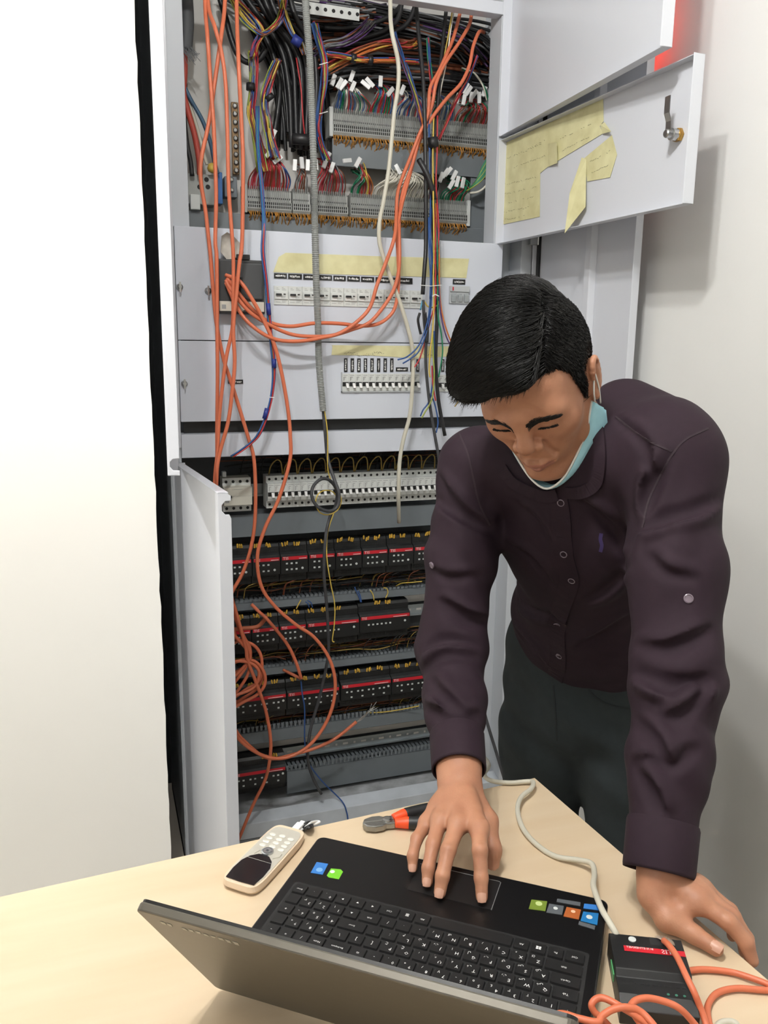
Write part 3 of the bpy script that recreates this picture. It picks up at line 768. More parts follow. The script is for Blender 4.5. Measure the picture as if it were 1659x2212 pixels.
cable('orange_cable', [(488, 610, 2.045), (517, 672, 2.035), (552, 710), (595, 733), (646, 737), (697, 729), (733, 720), (770, 696), (799, 664), (815, 614), (834, 566), (852, 513), (856, 464, 2.08), (858, 424, 2.1), (866, 392, 2.11), (887, 339, 2.12), (905, 292, 2.12), (924, 247, 2.12), (929, 191, 2.13), (948, 154, 2.14), (966, 114, 2.15), (980, 80, 2.17), (996, 20, 2.2)], YC - .012, OR, M_ORANGE, 'lowest orange cable looping from the black breaker, first to climb')
# tangled coil low on the left
coil = [
    ([(500, 1290), (515, 1340), (531, 1400), (535, 1427), (555, 1479), (575, 1539), (585, 1610), (575, 1678), (547, 1738), (515, 1815, 2.07)], 'orange cable running from the coil down to the sill'),
    ([(498, 1300), (520, 1360), (533, 1390), (540, 1420), (520, 1448), (498, 1468), (492, 1480)], 'orange cable end bent back inside the coil'),
    ([(489, 1445), (505, 1432), (530, 1425), (552, 1430), (570, 1452), (572, 1478), (556, 1500), (520, 1520), (494, 1540), (505, 1570), (527, 1600), (579, 1638), (640, 1628), (686, 1614), (726, 1594), (770, 1559)], 'orange cable leaving the coil to end in bare stripped strands'),
    ([(490, 1400), (515, 1385), (545, 1392), (562, 1412), (566, 1440), (560, 1470), (530, 1490), (495, 1515)], 'outer turn of the orange coil'),
    ([(490, 1470), (512, 1450), (540, 1437), (560, 1445), (566, 1465), (552, 1490), (522, 1510), (492, 1530)], 'second turn of the orange coil'),
    ([(489, 1432), (520, 1428), (548, 1436), (560, 1455), (548, 1485), (515, 1500), (491, 1508)], 'third turn of the orange coil'),
    ([(490, 1495), (510, 1470), (532, 1440), (540, 1415), (530, 1392), (505, 1376), (489, 1372)], 'steep inner turn of the orange coil'),
    ([(491, 1520), (515, 1490), (536, 1455), (541, 1420), (538, 1395), (520, 1365), (500, 1310)], 'orange strand rising out of the coil beside the door'),
]
for k, (pts, lab) in enumerate(coil):
    cable('orange_cable', pts, 2.075 + .006 * (k % 5), OR * (1.0 if k < 3 else .95), M_ORANGE, lab)
cable('orange_cable', [(543, 1305, 2.13), (560, 1322, 2.12), (577, 1338), (618, 1388), (638, 1427), (651, 1466)], 2.10, OR, M_ORANGE, 'short orange cable ending at the blue wire over the third row')
cable('orange_cable', [(612, 1447, 2.14), (630, 1456, 2.12), (650, 1466, 2.11)], 2.11, OR * .9, mat('cable_dusty_orange', (176, 96, 64), 0.6, var=0.2, scale=30), 'dusty stub of orange cable meeting the blue wire')
cable('orange_cable', [(489, 1362, 2.14), (520, 1358, 2.14), (555, 1354, 2.135), (570, 1340, 2.13), (575, 1330, 2.13)], 2.13, OR * 1.25, MATS['cable_dusty_orange'], 'dusty taped stub of orange cable lying across the second row')
cable('blue_wire', [(650, 1471), (653, 1500), (658, 1531), (658, 1594), (662, 1630), (670, 1654), (698, 1690), (738, 1730), (749, 1755, 2.06), (752, 1775, 2.05)], 2.11, .0021, M_BLUE, 'thin blue wire falling from an orange cable to the sill', cat='wire', n=6)
st = thing('stripped_strands', 'bare twisted strands at the frayed end of an orange cable', 'wire', onY(770, 1559, 2.08))
for k in range(5):
    e = [(768, 1561, 2.09), (782, 1551 + random.uniform(-3, 3), 2.085), (796, 1540 + random.uniform(-6, 6), 2.08), (803 + k * 3.5, 1521 + random.uniform(-6, 8), 2.08)]
    MB().tube(path(e, 2.08, 5), .0009, 5).build('strand', M_STEEL, st, smooth=True, world=True)
# beige cable, conduit, black cables
cable('beige_cable', [(842, -170, 2.13), (843, 0, 2.085), (846, 66), (860, 133), (860, 186), (852, 239), (847, 292), (839, 371), (828, 437), (820, 477), (819, 517), (826, 548), (844, 601), (866, 659), (884, 720), (892, 765), (891, 831), (885, 898), (871, 951), (863, 1000), (861, 1071), (862, 1128, 2.1)], 2.04, .0054, M_BEIGE, 'thick beige cable hanging in a long wave down the cabinet')
P = path([(658, -170, 2.09), (660, 0), (669, 127), (674, 253), (679, 405), (680, 480), (683, 607), (687, 708), (689, 784), (698, 888)], 2.04, 60)
R = [.0089 if (i % 2) else .0076 for i in range(len(P))]
tag(MB().tube(P, R, 12).build('corrugated_conduit', M_GREYC, smooth=False), 'grey ribbed conduit hanging down the middle of the cabinet', 'conduit')
cable('dark_cable', [(697, 870), (700, 905), (703, 940), (708, 990), (722, 1035, 2.02), (732, 1065, 2.005), (729, 1093, 2.0), (712, 1104, 1.995), (688, 1096, 1.995), (674, 1074, 1.995), (677, 1050, 2.0), (696, 1034, 2.01), (715, 1040, 2.03), (728, 1062, 2.04), (724, 1095, 2.05), (712, 1119, 2.06), (703, 1164), (700, 1239), (706, 1313, 2.06), (710, 1400, 2.08), (705, 1440, 2.09), (690, 1507, 2.10), (670, 1579, 2.10), (665, 1638, 2.10), (676, 1680, 2.10), (694, 1715, 2.10)], 2.045, .0044, M_DGREYC, 'dusty black cable knotted in a ring below the ribbed conduit')
cable('yellow_wire', [(698, 870), (706, 920), (708, 960), (708, 1010), (716, 1040), (733, 1065, 2.03), (737, 1085, 2.025), (728, 1103, 2.02), (708, 1112, 2.01), (690, 1106, 2.01), (682, 1086, 2.005), (687, 1068, 2.01), (700, 1060, 2.02), (718, 1062, 2.04), (728, 1078, 2.05), (722, 1105, 2.055), (708, 1150, 2.055), (706, 1202), (714, 1258), (723, 1306), (722, 1350), (718, 1382), (722, 1387)], 2.04, .0016, M_YEL, 'thin yellow wire knotted with the dusty cable below the conduit', cat='wire', n=6)
cable('black_cable', [(896, -30, 2.2), (903, 60, 2.17), (913, 159, 2.14), (917, 239, 2.12), (919, 345, 2.11), (920, 424, 2.09), (920, 530, 2.05), (917, 580, 2.04), (913, 636, 2.04)], 2.05, .0056, M_BLKC, 'straight black cable ending beside the wide breaker row')
cable('black_cable', [(968, -20, 2.2), (958, 80, 2.18), (950, 160, 2.16), (943, 260, 2.14), (934, 330, 2.12), (934, 420, 2.10), (938, 520, 2.06), (943, 620), (944, 690), (941, 765), (943, 818), (948, 871), (961, 941)], 2.045, .0052, M_BLKC, 'black cable with cut end hanging lowest over the middle rail')
cable('dark_cable', [(914, 648), (916, 690), (920, 733), (920, 792), (928, 871), (939, 938), (950, 1005), (955, 1060, 2.06)], 2.035, .0042, M_DGREYC, 'dusty scuffed cable hanging past the rail beside the man')
cable('black_cable', [(905, 345, 2.09), (915, 362, 2.08), (926, 385, 2.075), (934, 412, 2.075), (938, 430, 2.08)], 2.08, .0075, M_BLKC, 'short thick black cable strapped across the colour bundle', dens=5)
for (u, v, lab) in ((936, 308, 'black tape band round the colour bundle by the upper terminals'), (938, 582, 'black tape band round the colour bundle by the long tape')):
    Yt = 2.12 if v < 400 else 2.03
    tag(MB().tube([onY(u - 2, v - 11, Yt), onY(u + 1, v + 11, Yt)], .0135 if v < 400 else .009, 12).build('tape_band', M_BLKC, smooth=True), lab, 'tape')
# colour bundle beside the black cables
cb = thing('wire_bundle', 'bundle of red, blue, yellow and green wires fanning out over the breakers', 'wires', onY(935, 660, 2.03))
def bundle_wire(parent, pts, Y, r, m, name='wire', n=5, dens=5):
    return MB().tube(path(pts, Y, dens), r, n).build(name, m, parent, smooth=True, world=True)
FAN = [
    (M_BLUE, [(925, 250, 2.13), (930, 420, 2.10), (928, 500), (932, 560), (931, 610), (928, 660), (922, 700), (905, 745), (880, 770), (859, 777)]),
    (M_BLUE, [(927, 260, 2.13), (932, 430, 2.10), (930, 500), (934, 560), (933, 615), (930, 672), (922, 715), (905, 758), (886, 775), (870, 785)]),
    (M_REDW, [(945, 250, 2.13), (944, 330, 2.11), (942, 400, 2.10), (948, 500), (943, 560), (946, 610), (938, 660), (926, 705), (916, 745), (905, 778), (895, 793)]),
    (M_YEL, [(937, 250, 2.13), (935, 340, 2.11), (937, 500), (937, 560), (936, 610), (937, 660), (934, 720), (929, 760), (927, 800), (929, 815)]),
    (M_GRN, [(928, 380, 2.10), (935, 440, 2.08), (944, 520), (945, 600), (946, 680), (953, 720), (956, 760), (950, 800), (947, 815)]),
    (M_ORGW, [(941, 440, 2.08), (948, 540), (949, 620), (953, 665), (962, 705), (975, 740), (985, 760)]),
    (M_PUR, [(946, 440, 2.08), (946, 520), (943, 570), (948, 625), (952, 675), (962, 720), (974, 748), (983, 765)]),
    (M_BLUE, [(926, 470, 2.06), (927, 540), (930, 600), (929, 645)]),
    (M_REDW, [(938, 450, 2.07), (941, 510), (940, 560), (941, 640), (936, 690)]),
    (M_YG, [(934, 715), (936, 770), (938, 810), (935, 850), (930, 870), (918, 890), (911, 903)]),
    (M_BLUE, [(938, 715), (937, 770), (935, 810), (932, 845), (925, 870), (914, 885), (908, 899)]),
    (M_REDW, [(933, 790), (935, 830), (938, 850), (941, 866)]),
    (M_BLUE, [(930, 850), (938, 870), (944, 895), (946, 915), (942, 935)]),
    (M_YEL, [(917, 652), (924, 662), (934, 664), (946, 658), (948, 650)]),
]
for m, pts in FAN:
    bundle_wire(cb, pts, 2.03 + random.uniform(-.008, .008), .0021, m)
MB().tube([onY(908, 616, 2.02), onY(930, 618, 2.015), onY(954, 616, 2.02)], .0009, 5).build('cable_tie', M_WHITE, cb, world=True)
MB().tube([onY(934, 640, 2.015), onY(940, 636, 2.012), onY(948, 640, 2.015)], .0015, 5).build('cable_tie', M_WHITE, cb, world=True)
cable('blue_wire', [(912, 650, 2.035), (908, 670, 2.035)], 2.035, .0018, mat('wire_light_blue', (90, 170, 205), 0.45), 'short light blue wire end below the straight black cable', cat='wire', n=6)
cable('black_cable', [(907, 676), (903, 690), (905, 705), (909, 722)], 2.035, .0036, M_BLKC, 'small taped black cable end below the light blue wire')
cable('black_cable', [(918, 675), (920, 695), (923, 715), (922, 740)], 2.03, .0046, M_BLKC, 'stubby taped black cable end beside the fanning wires')
cable('beige_wire', [(995, 850), (990, 865), (985, 875), (982, 878)], 2.05, .0016, M_DYEL, 'short stiff wire end beside the man\'s temple', cat='wire', n=6)
# blue-wrapped wires left of the wide breakers
bw = thing('wire_bundle', 'slim blue-taped bundle curving left to end on the middle rail', 'wires', onY(590, 784, 2.03))
BWP = [(556, 230, 2.2), (558, 317, 2.14), (565, 405, 2.09), (570, 480, 2.05), (568, 543), (575, 607), (580, 670), (585, 721), (592, 784), (590, 834), (580, 885), (560, 936), (537, 961), (502, 986)]
for k, m in enumerate((M_BLUE, M_YG, mat('wire_teal', (30, 110, 140), .45), M_REDW, M_BLUE)):
    dx, dy = (k - 2) * 1.4, (k % 2) * 1.2
    bundle_wire(bw, [(p[0] + dx + random.uniform(-1, 1), p[1] + dy) + tuple(p[2:]) for p in BWP], 2.035 + .004 * (k % 3), .0021, m)
for i0, i1 in (((579, 655), (581, 680)), ((592, 775), (592, 795)), ((577, 882), (571, 905))):
    MB().tube([onY(i0[0], i0[1], 2.035), onY(i1[0], i1[1], 2.035)], .0058, 8).build('blue_tape', mat('tape_blue', (34, 50, 128), .5), bw, smooth=True, world=True)
MB().tube([onY(582, 858, 2.02), onY(592, 859, 2.018)], .0011, 5).build('cable_tie', M_WHITE, bw, world=True)
# ------------------------------------------------------------------ terminal strips
def strip(x0, x1, z0, z1, Y, lab, gaps=()):
    t = thing('terminal_strip', lab, 'terminals', ((x0 + x1) / 2, Y, z0))
    h = z1 - z0; segs = []; xs = [x0] + [g for gg in gaps for g in gg] + [x1]
    for a_, b_ in zip(xs[::2], xs[1::2]):
        segs.append((a_, b_))
    for a_, b_ in segs:
        pr = [(.05, 0), (.006, 0), (0, h * .12), (0, h * .40), (.006, h * .46), (.006, h * .86), (.02, h), (.05, h)]
        MB().prism([(a_, Y + y, z0 + z) for y, z in pr], (b_ - a_, 0, 0)).build('block', M_TERM, t, world=True)
    holes = MB(); fins = MB()
    for a_, b_ in segs:
        x = a_ + .001
        while x < b_ - .004:
            for zz in (.16, .30):
                holes.box(x + .0010, x + .0044, Y - .0004, Y + .001, z0 + h * zz, z0 + h * (zz + .11))
            holes.box(x + .0012, x + .0040, Y + .0058, Y + .0066, z0 + h * .55, z0 + h * .62)
            fins.box(x - .0003, x + .0006, Y + .001, Y + .02, z0 + h * .46, z0 + h * 1.05)
            x += .0055
    tag(holes.build('clamp_hole', M_HOLE, t, world=True), kind='stuff')
    tag(fins.build('partition', M_TERM, t, world=True), kind='stuff')
    for xx in (x0 - .010, x1):
        MB().box(xx, xx + .010, Y + .002, Y + .05, z0 - .004, z1 + .006).build('end_clamp', M_BRK, t, bevel=.001, world=True)
    fr_ = MB(); x = x0 + .003; rr = random.Random(int(x0 * 1000))
    while x < x1 - .003:
        l = rr.uniform(.012, .032)
        fr_.tube([(x, Y + .006, z0 + .002), (x + rr.uniform(-.004, .004), Y + rr.uniform(-.004, .002), z0 - l * .5), (x + rr.uniform(-.008, .008), Y + .012, z0 - l)], .0014, 4)
        x += rr.uniform(.0028, .0055)
    tag(fr_.build('wire_tails', mat('tail_brown_orange', (168, 116, 44), .5), t, world=True), kind='stuff')
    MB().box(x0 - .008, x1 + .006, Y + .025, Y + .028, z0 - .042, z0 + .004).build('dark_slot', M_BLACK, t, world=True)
    return t
strip(.638, 1.098, 1.9685, 2.032, 2.28, 'upper grey terminal strip below the orange cables\' fork')
strip(.405, 1.036, 1.762, 1.8225, 2.28, 'long lower grey terminal strip above the cover panels', ((.523, .527), (.575, .583), (.680, .688), ))
# wires rising from the strips, joined by colour, with their white markers
def riser_field(lab, Y, zt, segs, tagspots, seed):
    t = thing('terminal_wiring', lab, 'wires', (segs[0][0], Y, zt))
    r = random.Random(seed); by = {}
    for x0, x1, n, cols, rise, lean, sx, curl in segs:
        for k in range(n):
            x = x0 + (x1 - x0) * (k + r.random() * .6) / n
            m = r.choice(cols); q = by.setdefault(m.name, (m, MB()))[1]
            h = rise * r.uniform(.75, 1.1); ex = sx + (x - (x0 + x1) / 2) * .35 + (x0 + x1) / 2
            pts = [(x, Y + .016, zt - .004), (x + r.uniform(-.003, .003), Y + .008 - curl * .02, zt + h * .3), (x * .5 + ex * .5 + lean, Y - .006 - curl * .03, zt + h * .65), (ex + r.uniform(-.006, .006), Y + .012, zt + h), (ex + r.uniform(-.008, .008), Y + .05, zt + h * 1.18)]
            q.tube(cr(pts, 4), .0017, 4, caps=False)
    for nm, (m, q) in by.items():
        tag(q.build('wires', m, t, smooth=True, world=True), kind='stuff')
    for u, v, an in tagspots:
        p = onY(u, v, Y - .028)
        o = MB().box(-.0054, .0054, -.003, .003, -.0145, .0145).build('marker_tag', M_MARK, None, bevel=.001)
        o.rotation_euler = (r.uniform(-.3, .3), math.radians(an), r.uniform(-.4, .4)); o.location = p
        world_parent(o, t)
    return t
REDS = [M_REDW, M_REDW, M_REDW, mat('wire_pink', (190, 80, 96), .5), M_BRN]
riser_field('red and mixed wires rising in fans from the lower terminal strip', 2.28, 1.8235, [
    (.408, .52, 34, REDS + [M_BLUE], .085, .0, .0, .6),
    (.53, .57, 8, [M_BRN, M_GRYW, M_REDW], .06, .0, .0, .3),
    (.588, .675, 24, REDS + [M_GRYW], .075, .0, -.004, .5),
    (.69, .715, 8, [M_GRN, M_GRN, M_GRYW], .07, .01, .004, .5),
    (.715, .75, 12, [M_ORGW, M_YEL, M_BRN, M_REDW], .078, -.006, -.01, .5),
    (.752, .90, 44, [M_WHW], .072, .012, .004, 1.0),
    (.90, .95, 10, [M_GRYW, M_BRN, M_BLKC], .07, .0, 0, .4),
    (.955, 1.03, 26, [M_GRN, M_GRN, M_GRN, M_REDW], .062, .01, .012, .5)],
    [(637, 357, 3), (652, 352, -4), (665, 357, 2), (683, 357, -6), (702, 352, 24), (717, 362, 18), (707, 340, 22), (590, 292, 28), (750, 347, 78), (773, 351, 30), (860, 366, -30), (953, 383, 25), (962, 374, 35), (975, 398, 32), (981, 379, 28), (988, 392, 12), (1000, 395, 10), (968, 371, 40), (582, 330, 40), (600, 345, 52)], 3)
riser_field('grey, blue, red and green wires rising from the upper terminal strip', 2.28, 2.033, [
    (.642, .74, 30, [M_GRYW, M_GRYW, M_BLUE, M_GRN, M_REDW, M_WHW], .065, -.006, -.012, .6),
    (.74, .81, 24, [M_BLUE, M_REDW, M_REDW, M_GRYW, M_GRN], .07, .0, .0, .6),
    (.81, .90, 22, [M_GRYW, M_REDW, M_BLUE, M_WHW], .062, .0, .004, .5),
    (.90, .99, 22, [M_GRYW, M_BLUE, M_GRN, M_BRN], .06, .0, .0, .5),
    (.99, 1.09, 30, [M_REDW, M_GRN, M_REDW, M_GRYW, M_BRN], .06, .0, .004, .6)],
    [(720, 173, 18), (733, 180, 30), (741, 184, 40), (762, 187, 24), (790, 183, -52), (799, 178, -45), (822, 176, 4), (843, 198, 42), (869, 195, 24), (988, 213, 20), (1002, 216, 12), (1012, 196, 35), (1018, 210, 8), (1024, 204, 38), (1035, 211, -4), (1046, 198, 18), (760, 165, 20), (1005, 190, 30)], 4)
# green loom curling off the right end of the lower strip
gl = thing('wire_loom', 'green wires with one white lead curling off the strip\'s right end', 'wires', onY(1040, 380, 2.26))
for k in range(11):
    o = k * 2.2
    bundle_wire(gl, [(1008 + k * 1.2, 412 - k * 1.0, 2.25), (1022 + k, 404 - o * .9, 2.23), (1042, 388 - o * 1.3, 2.22), (1056, 366 - o * 1.4, 2.22), (1062, 345 - o, 2.24)], 2.24, .0021, M_GRN if k % 4 else M_YG)
bundle_wire(gl, [(1015, 417, 2.25), (1034, 414, 2.23), (1050, 401, 2.22), (1060, 380, 2.22)], 2.23, .0032, M_WHW)
# ------------------------------------------------------------------ looms at the top of the cabinet
bl = thing('cable_loom', 'thick black cables bending down through the middle of the upper cabinet', 'cables', onY(640, 200, 2.28))
BLK = [
    [(560, -30), (590, 40), (628, 90), (648, 140), (652, 200), (650, 260), (648, 322)],
    [(575, -30), (600, 35), (640, 85), (660, 140), (664, 210), (662, 270), (660, 325)],
    [(540, -30), (585, 45), (618, 95), (634, 150), (638, 220), (640, 280), (641, 322)],
    [(590, -20), (620, 40), (652, 80), (672, 130), (676, 200), (673, 270), (670, 322)],
    [(620, -20), (640, 40), (662, 76), (678, 110), (684, 170), (682, 240), (680, 330)],
    [(470, -20), (488, 40), (500, 85), (515, 120), (536, 135), (560, 128), (575, 105)],
    [(520, -20), (556, 30), (590, 75), (612, 120), (622, 175), (627, 230), (630, 318)],
    [(505, -20), (548, 40), (578, 90), (596, 140), (604, 190), (600, 240), (592, 290)],
    [(690, 100), (730, 86), (780, 82), (830, 66), (860, 40), (870, -10)],
    [(690, 112), (735, 96), (790, 90), (840, 74), (880, 50), (900, 5)],
    [(700, 60), (745, 62), (800, 52), (850, 30), (880, -10)],
]
for k, pts in enumerate(BLK):
    bundle_wire(bl, pts, 2.27 + .012 * (k % 4), .0075 if k < 8 else .0065, M_BLKC, 'cable', 8)
bundle_wire(bl, [(640, 125, 2.25), (650, 190, 2.24), (654, 250, 2.24), (659, 300, 2.25)], 2.25, .002, M_REDW, 'red_wire')
MB().tube([onY(632, 300, 2.25), onY(682, 303, 2.25)], .014, 10).build('tape_band', M_BLKC, bl, smooth=True, world=True)
# multicolour looms left of the black ones
def loom(lab, rails, cols, n, Y, r=.0019, spread=9, seed=0):
    t = thing('wire_loom', lab, 'wires', onY(rails[len(rails) // 2][0], rails[len(rails) // 2][1], Y))
    rr = random.Random(seed); by = {}
    for k in range(n):
        ox, oy = rr.gauss(0, spread * .45), rr.gauss(0, spread * .3)
        m = cols[k % len(cols)]
        q = by.setdefault(m.name, (m, MB()))[1]
        pts = [(p[0] + ox * (p[2] if len(p) > 2 else 1) + rr.uniform(-2, 2), p[1] + oy, Y + rr.uniform(-.015, .015)) for p in rails]
        q.tube(path(pts, Y, 5), r, 5, caps=False)
    for nm, (m, q) in by.items():
        tag(q.build('wires', m, t, smooth=True, world=True), kind='stuff')
    return t
MIX = [M_BLUE, M_REDW, M_YEL, M_PUR, M_GRYW, M_YG, M_BRN]
def band(t, u0, v0, u1, v1, Y, r, m=M_BLKC):
    MB().tube([onY(u0, v0, Y), onY(u1, v1, Y)], r, 10).build('tape_band', m, t, smooth=True, world=True)
L1 = loom('multicolour loom dropping along the light backplate beside the brass earth bar', [(545, 110), (548, 150), (546, 200, .8), (541, 240), (550, 280), (560, 330, 1.2), (568, 370, 1.5)], MIX, 26, 2.255, seed=11)
band(L1, 541, 180, 541, 195, 2.245, .011)
L2 = loom('multicolour loom curling beside the thick black cables', [(600, 130), (588, 160), (575, 200), (572, 230), (578, 262), (584, 300), (596, 340, 1.6)], MIX, 22, 2.24, seed=12)
band(L2, 580, 205, 586, 215, 2.232, .011)
L3 = loom('blue, yellow and red wires crossing down from the cabinet\'s top left', [(495, -20), (520, 30), (548, 60), (572, 72), (600, 50), (612, 20), (618, -20)], MIX, 26, 2.235, seed=13)
L4 = loom('second spray of blue and red wires at the top left corner', [(480, -25), (530, 22), (562, 66), (552, 96), (545, 120)], [M_BLUE, M_REDW, M_YEL, M_PUR], 18, 2.24, seed=14)
L5 = loom('yellow and blue wires falling to a blue band by the conduit', [(605, -20), (615, 30), (634, 75), (650, 92), (660, 118)], [M_YEL, M_YEL, M_BLUE, M_GRYW, M_BRN], 16, 2.235, seed=15)
band(L5, 632, 82, 650, 95, 2.225, .012, MATS['tape_blue'])
L6 = loom('red and blue loom falling right of the ribbed conduit to the strip', [(678, 50), (690, 90), (699, 130), (698, 180), (692, 230), (688, 280), (696, 318), (706, 345, 1.4)], [M_BLUE, M_REDW, M_BLUE, M_YG, M_REDW], 14, 2.21, seed=16, spread=8)
for v in (137, 243):
    MB().tube([onY(690, v + 3, 2.195), onY(708, v - 2, 2.195)], .0012, 5).build('cable_tie', M_WHITE, L6, world=True)
L7 = loom('yellow, red and blue wires bound straight across the upper cabinet', [(704, 116), (735, 120), (768, 127), (800, 130), (850, 130), (904, 134)], [M_YEL, M_REDW, M_BLUE, M_ORGW, M_YEL], 14, 2.215, spread=8, seed=17)
band(L7, 758, 125, 768, 127, 2.21, .0115); band(L7, 795, 130, 804, 131, 2.21, .0115)
L8 = loom('orange and brown wires sloping across under the top rail', [(700, 150), (740, 128), (790, 104), (840, 92), (880, 96), (894, 90)], [M_ORGW, M_BRN, M_REDW, M_BRN, M_YEL], 22, 2.24, spread=14, seed=18)
L9 = loom('dark violet and grey wires massed beside the conduit top', [(682, 110), (705, 96), (740, 90), (775, 70), (800, 45)], [M_PUR, M_GRYW, M_BRN, M_GRYW], 22, 2.25, spread=14, seed=19)
L10 = loom('blue and orange wires slanting down behind the beige cable', [(850, 70), (862, 105), (878, 150), (895, 200), (910, 250), (914, 270)], [M_BLUE, M_BLUE, M_ORGW, M_BRN, M_YG, M_PUR], 9, 2.20, spread=6, seed=20)
L11 = loom('red and blue wires falling right of the orange fork', [(1030, 120), (1010, 175), (985, 215), (965, 262), (950, 300)], [M_REDW, M_REDW, M_BRN, M_BLUE], 4, 2.17, spread=5, seed=21)
L12 = loom('teal and red wires falling between the black cables', [(925, 80), (926, 120), (930, 160), (934, 200)], [M_BLUE, M_GRN, M_REDW, MATS['wire_teal']], 7, 2.21, spread=6, seed=22)
L13 = loom('dark mixed wires crowding under the top rail', [(700, 20), (770, 30), (840, 45), (920, 62), (1000, 90), (1040, 130)], [M_BLKC, M_GRYW, M_BRN, M_BLKC, M_PUR, M_BLKC], 46, 2.31, spread=45, seed=23, r=.0028)
L14 = loom('dark mixed wires crowding the top left corner', [(500, -30), (560, 10), (640, 30), (720, 40), (800, 30)], [M_BLKC, M_GRYW, M_BLKC, M_BRN], 40, 2.31, spread=40, seed=24, r=.0028)
L15 = loom('yellow and white wires falling at the right under the rail', [(978, 20), (970, 70), (962, 130), (950, 200), (944, 262)], [M_YEL, M_WHW], 2, 2.16, spread=3, seed=25)
L16 = loom('green and white wires bending at the right jamb', [(1000, 150), (1025, 160), (1046, 190), (1054, 220)], [M_GRN, M_WHW, M_REDW], 5, 2.25, spread=6, seed=26)
L17 = loom('dense dark wiring packed behind the upper terminal strip', [(705, 165), (780, 150), (860, 158), (950, 165), (1052, 180)], [M_BLKC, M_BLKC, M_GRYW, M_BLKC, M_BRN, M_DGREYC], 70, 2.335, spread=48, seed=27, r=.0042)
L18 = loom('dense black wiring filling the space under the top rail', [(690, 60), (780, 62), (870, 75), (960, 85), (1055, 110)], [M_BLKC, M_BLKC, M_BLKC, M_BRN, M_BLKC], 80, 2.335, spread=75, seed=28, r=.0045)
L19 = loom('dense black wiring behind the bending black cables', [(560, -30), (600, 60), (640, 150), (655, 240), (658, 310)], [M_BLKC], 40, 2.335, spread=55, seed=29, r=.0055)
# brass earth bar
eb = thing('earth_bar', 'upright brass earth bar with round screws on the pale backplate', 'busbar', onY(507, 370, 2.345))
pa, pb = onY(501, 230, 2.345), onY(514, 370, 2.345)
MB().box(pa[0] - .003, pb[0] + .003, 2.338, 2.348, pb[2] - .01, pa[2] + .01).build('bar', mat('dull_brass', (128, 106, 80), 0.45, metal=0.8), eb, bevel=.002, world=True)
for k in range(9):
    z = pa[2] + (pb[2] - pa[2]) * k / 8
    MB().lathe([(.0065, 0), (.0065, .004), (.004, .006), (.0005, .006)], ((pa[0] + pb[0]) / 2, 2.338, z), (0, -1, 0), 12).build('screw', M_STEEL, eb, world=True)
# grey terminal block, blue clamp and supply cables at the left
tb = thing('supply_terminal', 'grey supply terminal block with a blue clamp low in the left corner', 'terminals', onY(440, 440, 2.30))
px_box(MB(), 404, 440, 465, 378, 2.29, 2.34).build('body', M_TERM, tb, bevel=.003, world=True)
px_box(MB(), 412, 452, 432, 420, 2.275, 2.29).build('step', M_BRK, tb, bevel=.002, world=True)
px_box(MB(), 470, 440, 480, 372, 2.285, 2.33).build('blue_clamp', mat('clamp_blue', (40, 92, 150), .5), tb, bevel=.002, world=True)
px_box(MB(), 486, 425, 512, 382, 2.30, 2.34).build('grey_clamp', M_DUCT, tb, bevel=.002, world=True)
for u, v in ((431, 404), (449, 404), (446, 388)):
    c_ = onY(u, v, 2.29)
    MB().lathe([(.006, -.001), (.006, .002)], c_, (0, 1, 0), 12).build('clamp_screw', M_HOLE, tb, world=True)
for u, v in ((500, 388), (501, 411)):
    MB().lathe([(.005, 0), (.005, .004), (.003, .005)], onY(u, v, 2.30), (0, -1, 0), 12).build('clamp_screw', M_STEEL, tb, world=True)
M_BRICK = mat('cable_brick_red', (176, 70, 56), .5)
cable('supply_cable', [(400, -30), (404, 40), (402, 80), (400, 108)], 2.26, .017, mat('cable_sheath_grey', (84, 86, 88), .6), 'thick grey supply cable entering at the cabinet\'s top left corner')
cable('supply_core', [(398, 100), (399, 150), (397, 200), (406, 240), (420, 290), (430, 345), (432, 378)], 2.27, .0075, M_BRICK, 'brick red core running down to the supply terminal', 'supply cores')
cable('supply_core', [(400, 180), (398, 250), (404, 310), (412, 350), (415, 380)], 2.275, .006, M_BLKC, 'black core running down to the supply terminal')
cable('supply_core', [(400, 190), (412, 215), (438, 262), (455, 310), (462, 345), (470, 375)], 2.27, .0052, mat('core_blue_grey', (60, 92, 118), .5), 'slate blue core curving to the blue clamp')
cable('supply_core', [(402, 205), (418, 250), (432, 300), (442, 340), (448, 356)], 2.28, .0045, M_BEIGE, 'pale core beside the brick red one')
MB().lathe([(.008, 0), (.012, .006), (.012, .016), (.006, .022)], onY(456, 372, 2.27), (.3, 0, 1), 12).build('wire_cap', M_YEL, tb, smooth=True, world=True)
fz = thing('cable_shield_fray', 'frayed grey shield wires at the end of the thick supply cable', 'wire', onY(400, 112, 2.25))
q = MB()
for k in range(26):
    u, v = 392 + random.uniform(0, 22), 100 + random.uniform(0, 8)
    q.tube(path([(u, v), (u + random.uniform(2, 14), v + random.uniform(5, 20)), (u + random.uniform(6, 22), v + random.uniform(8, 34))], 2.245, 4), .0007, 4)
tag(q.build('shield_wires', M_GRYW, fz, world=True), kind='stuff')
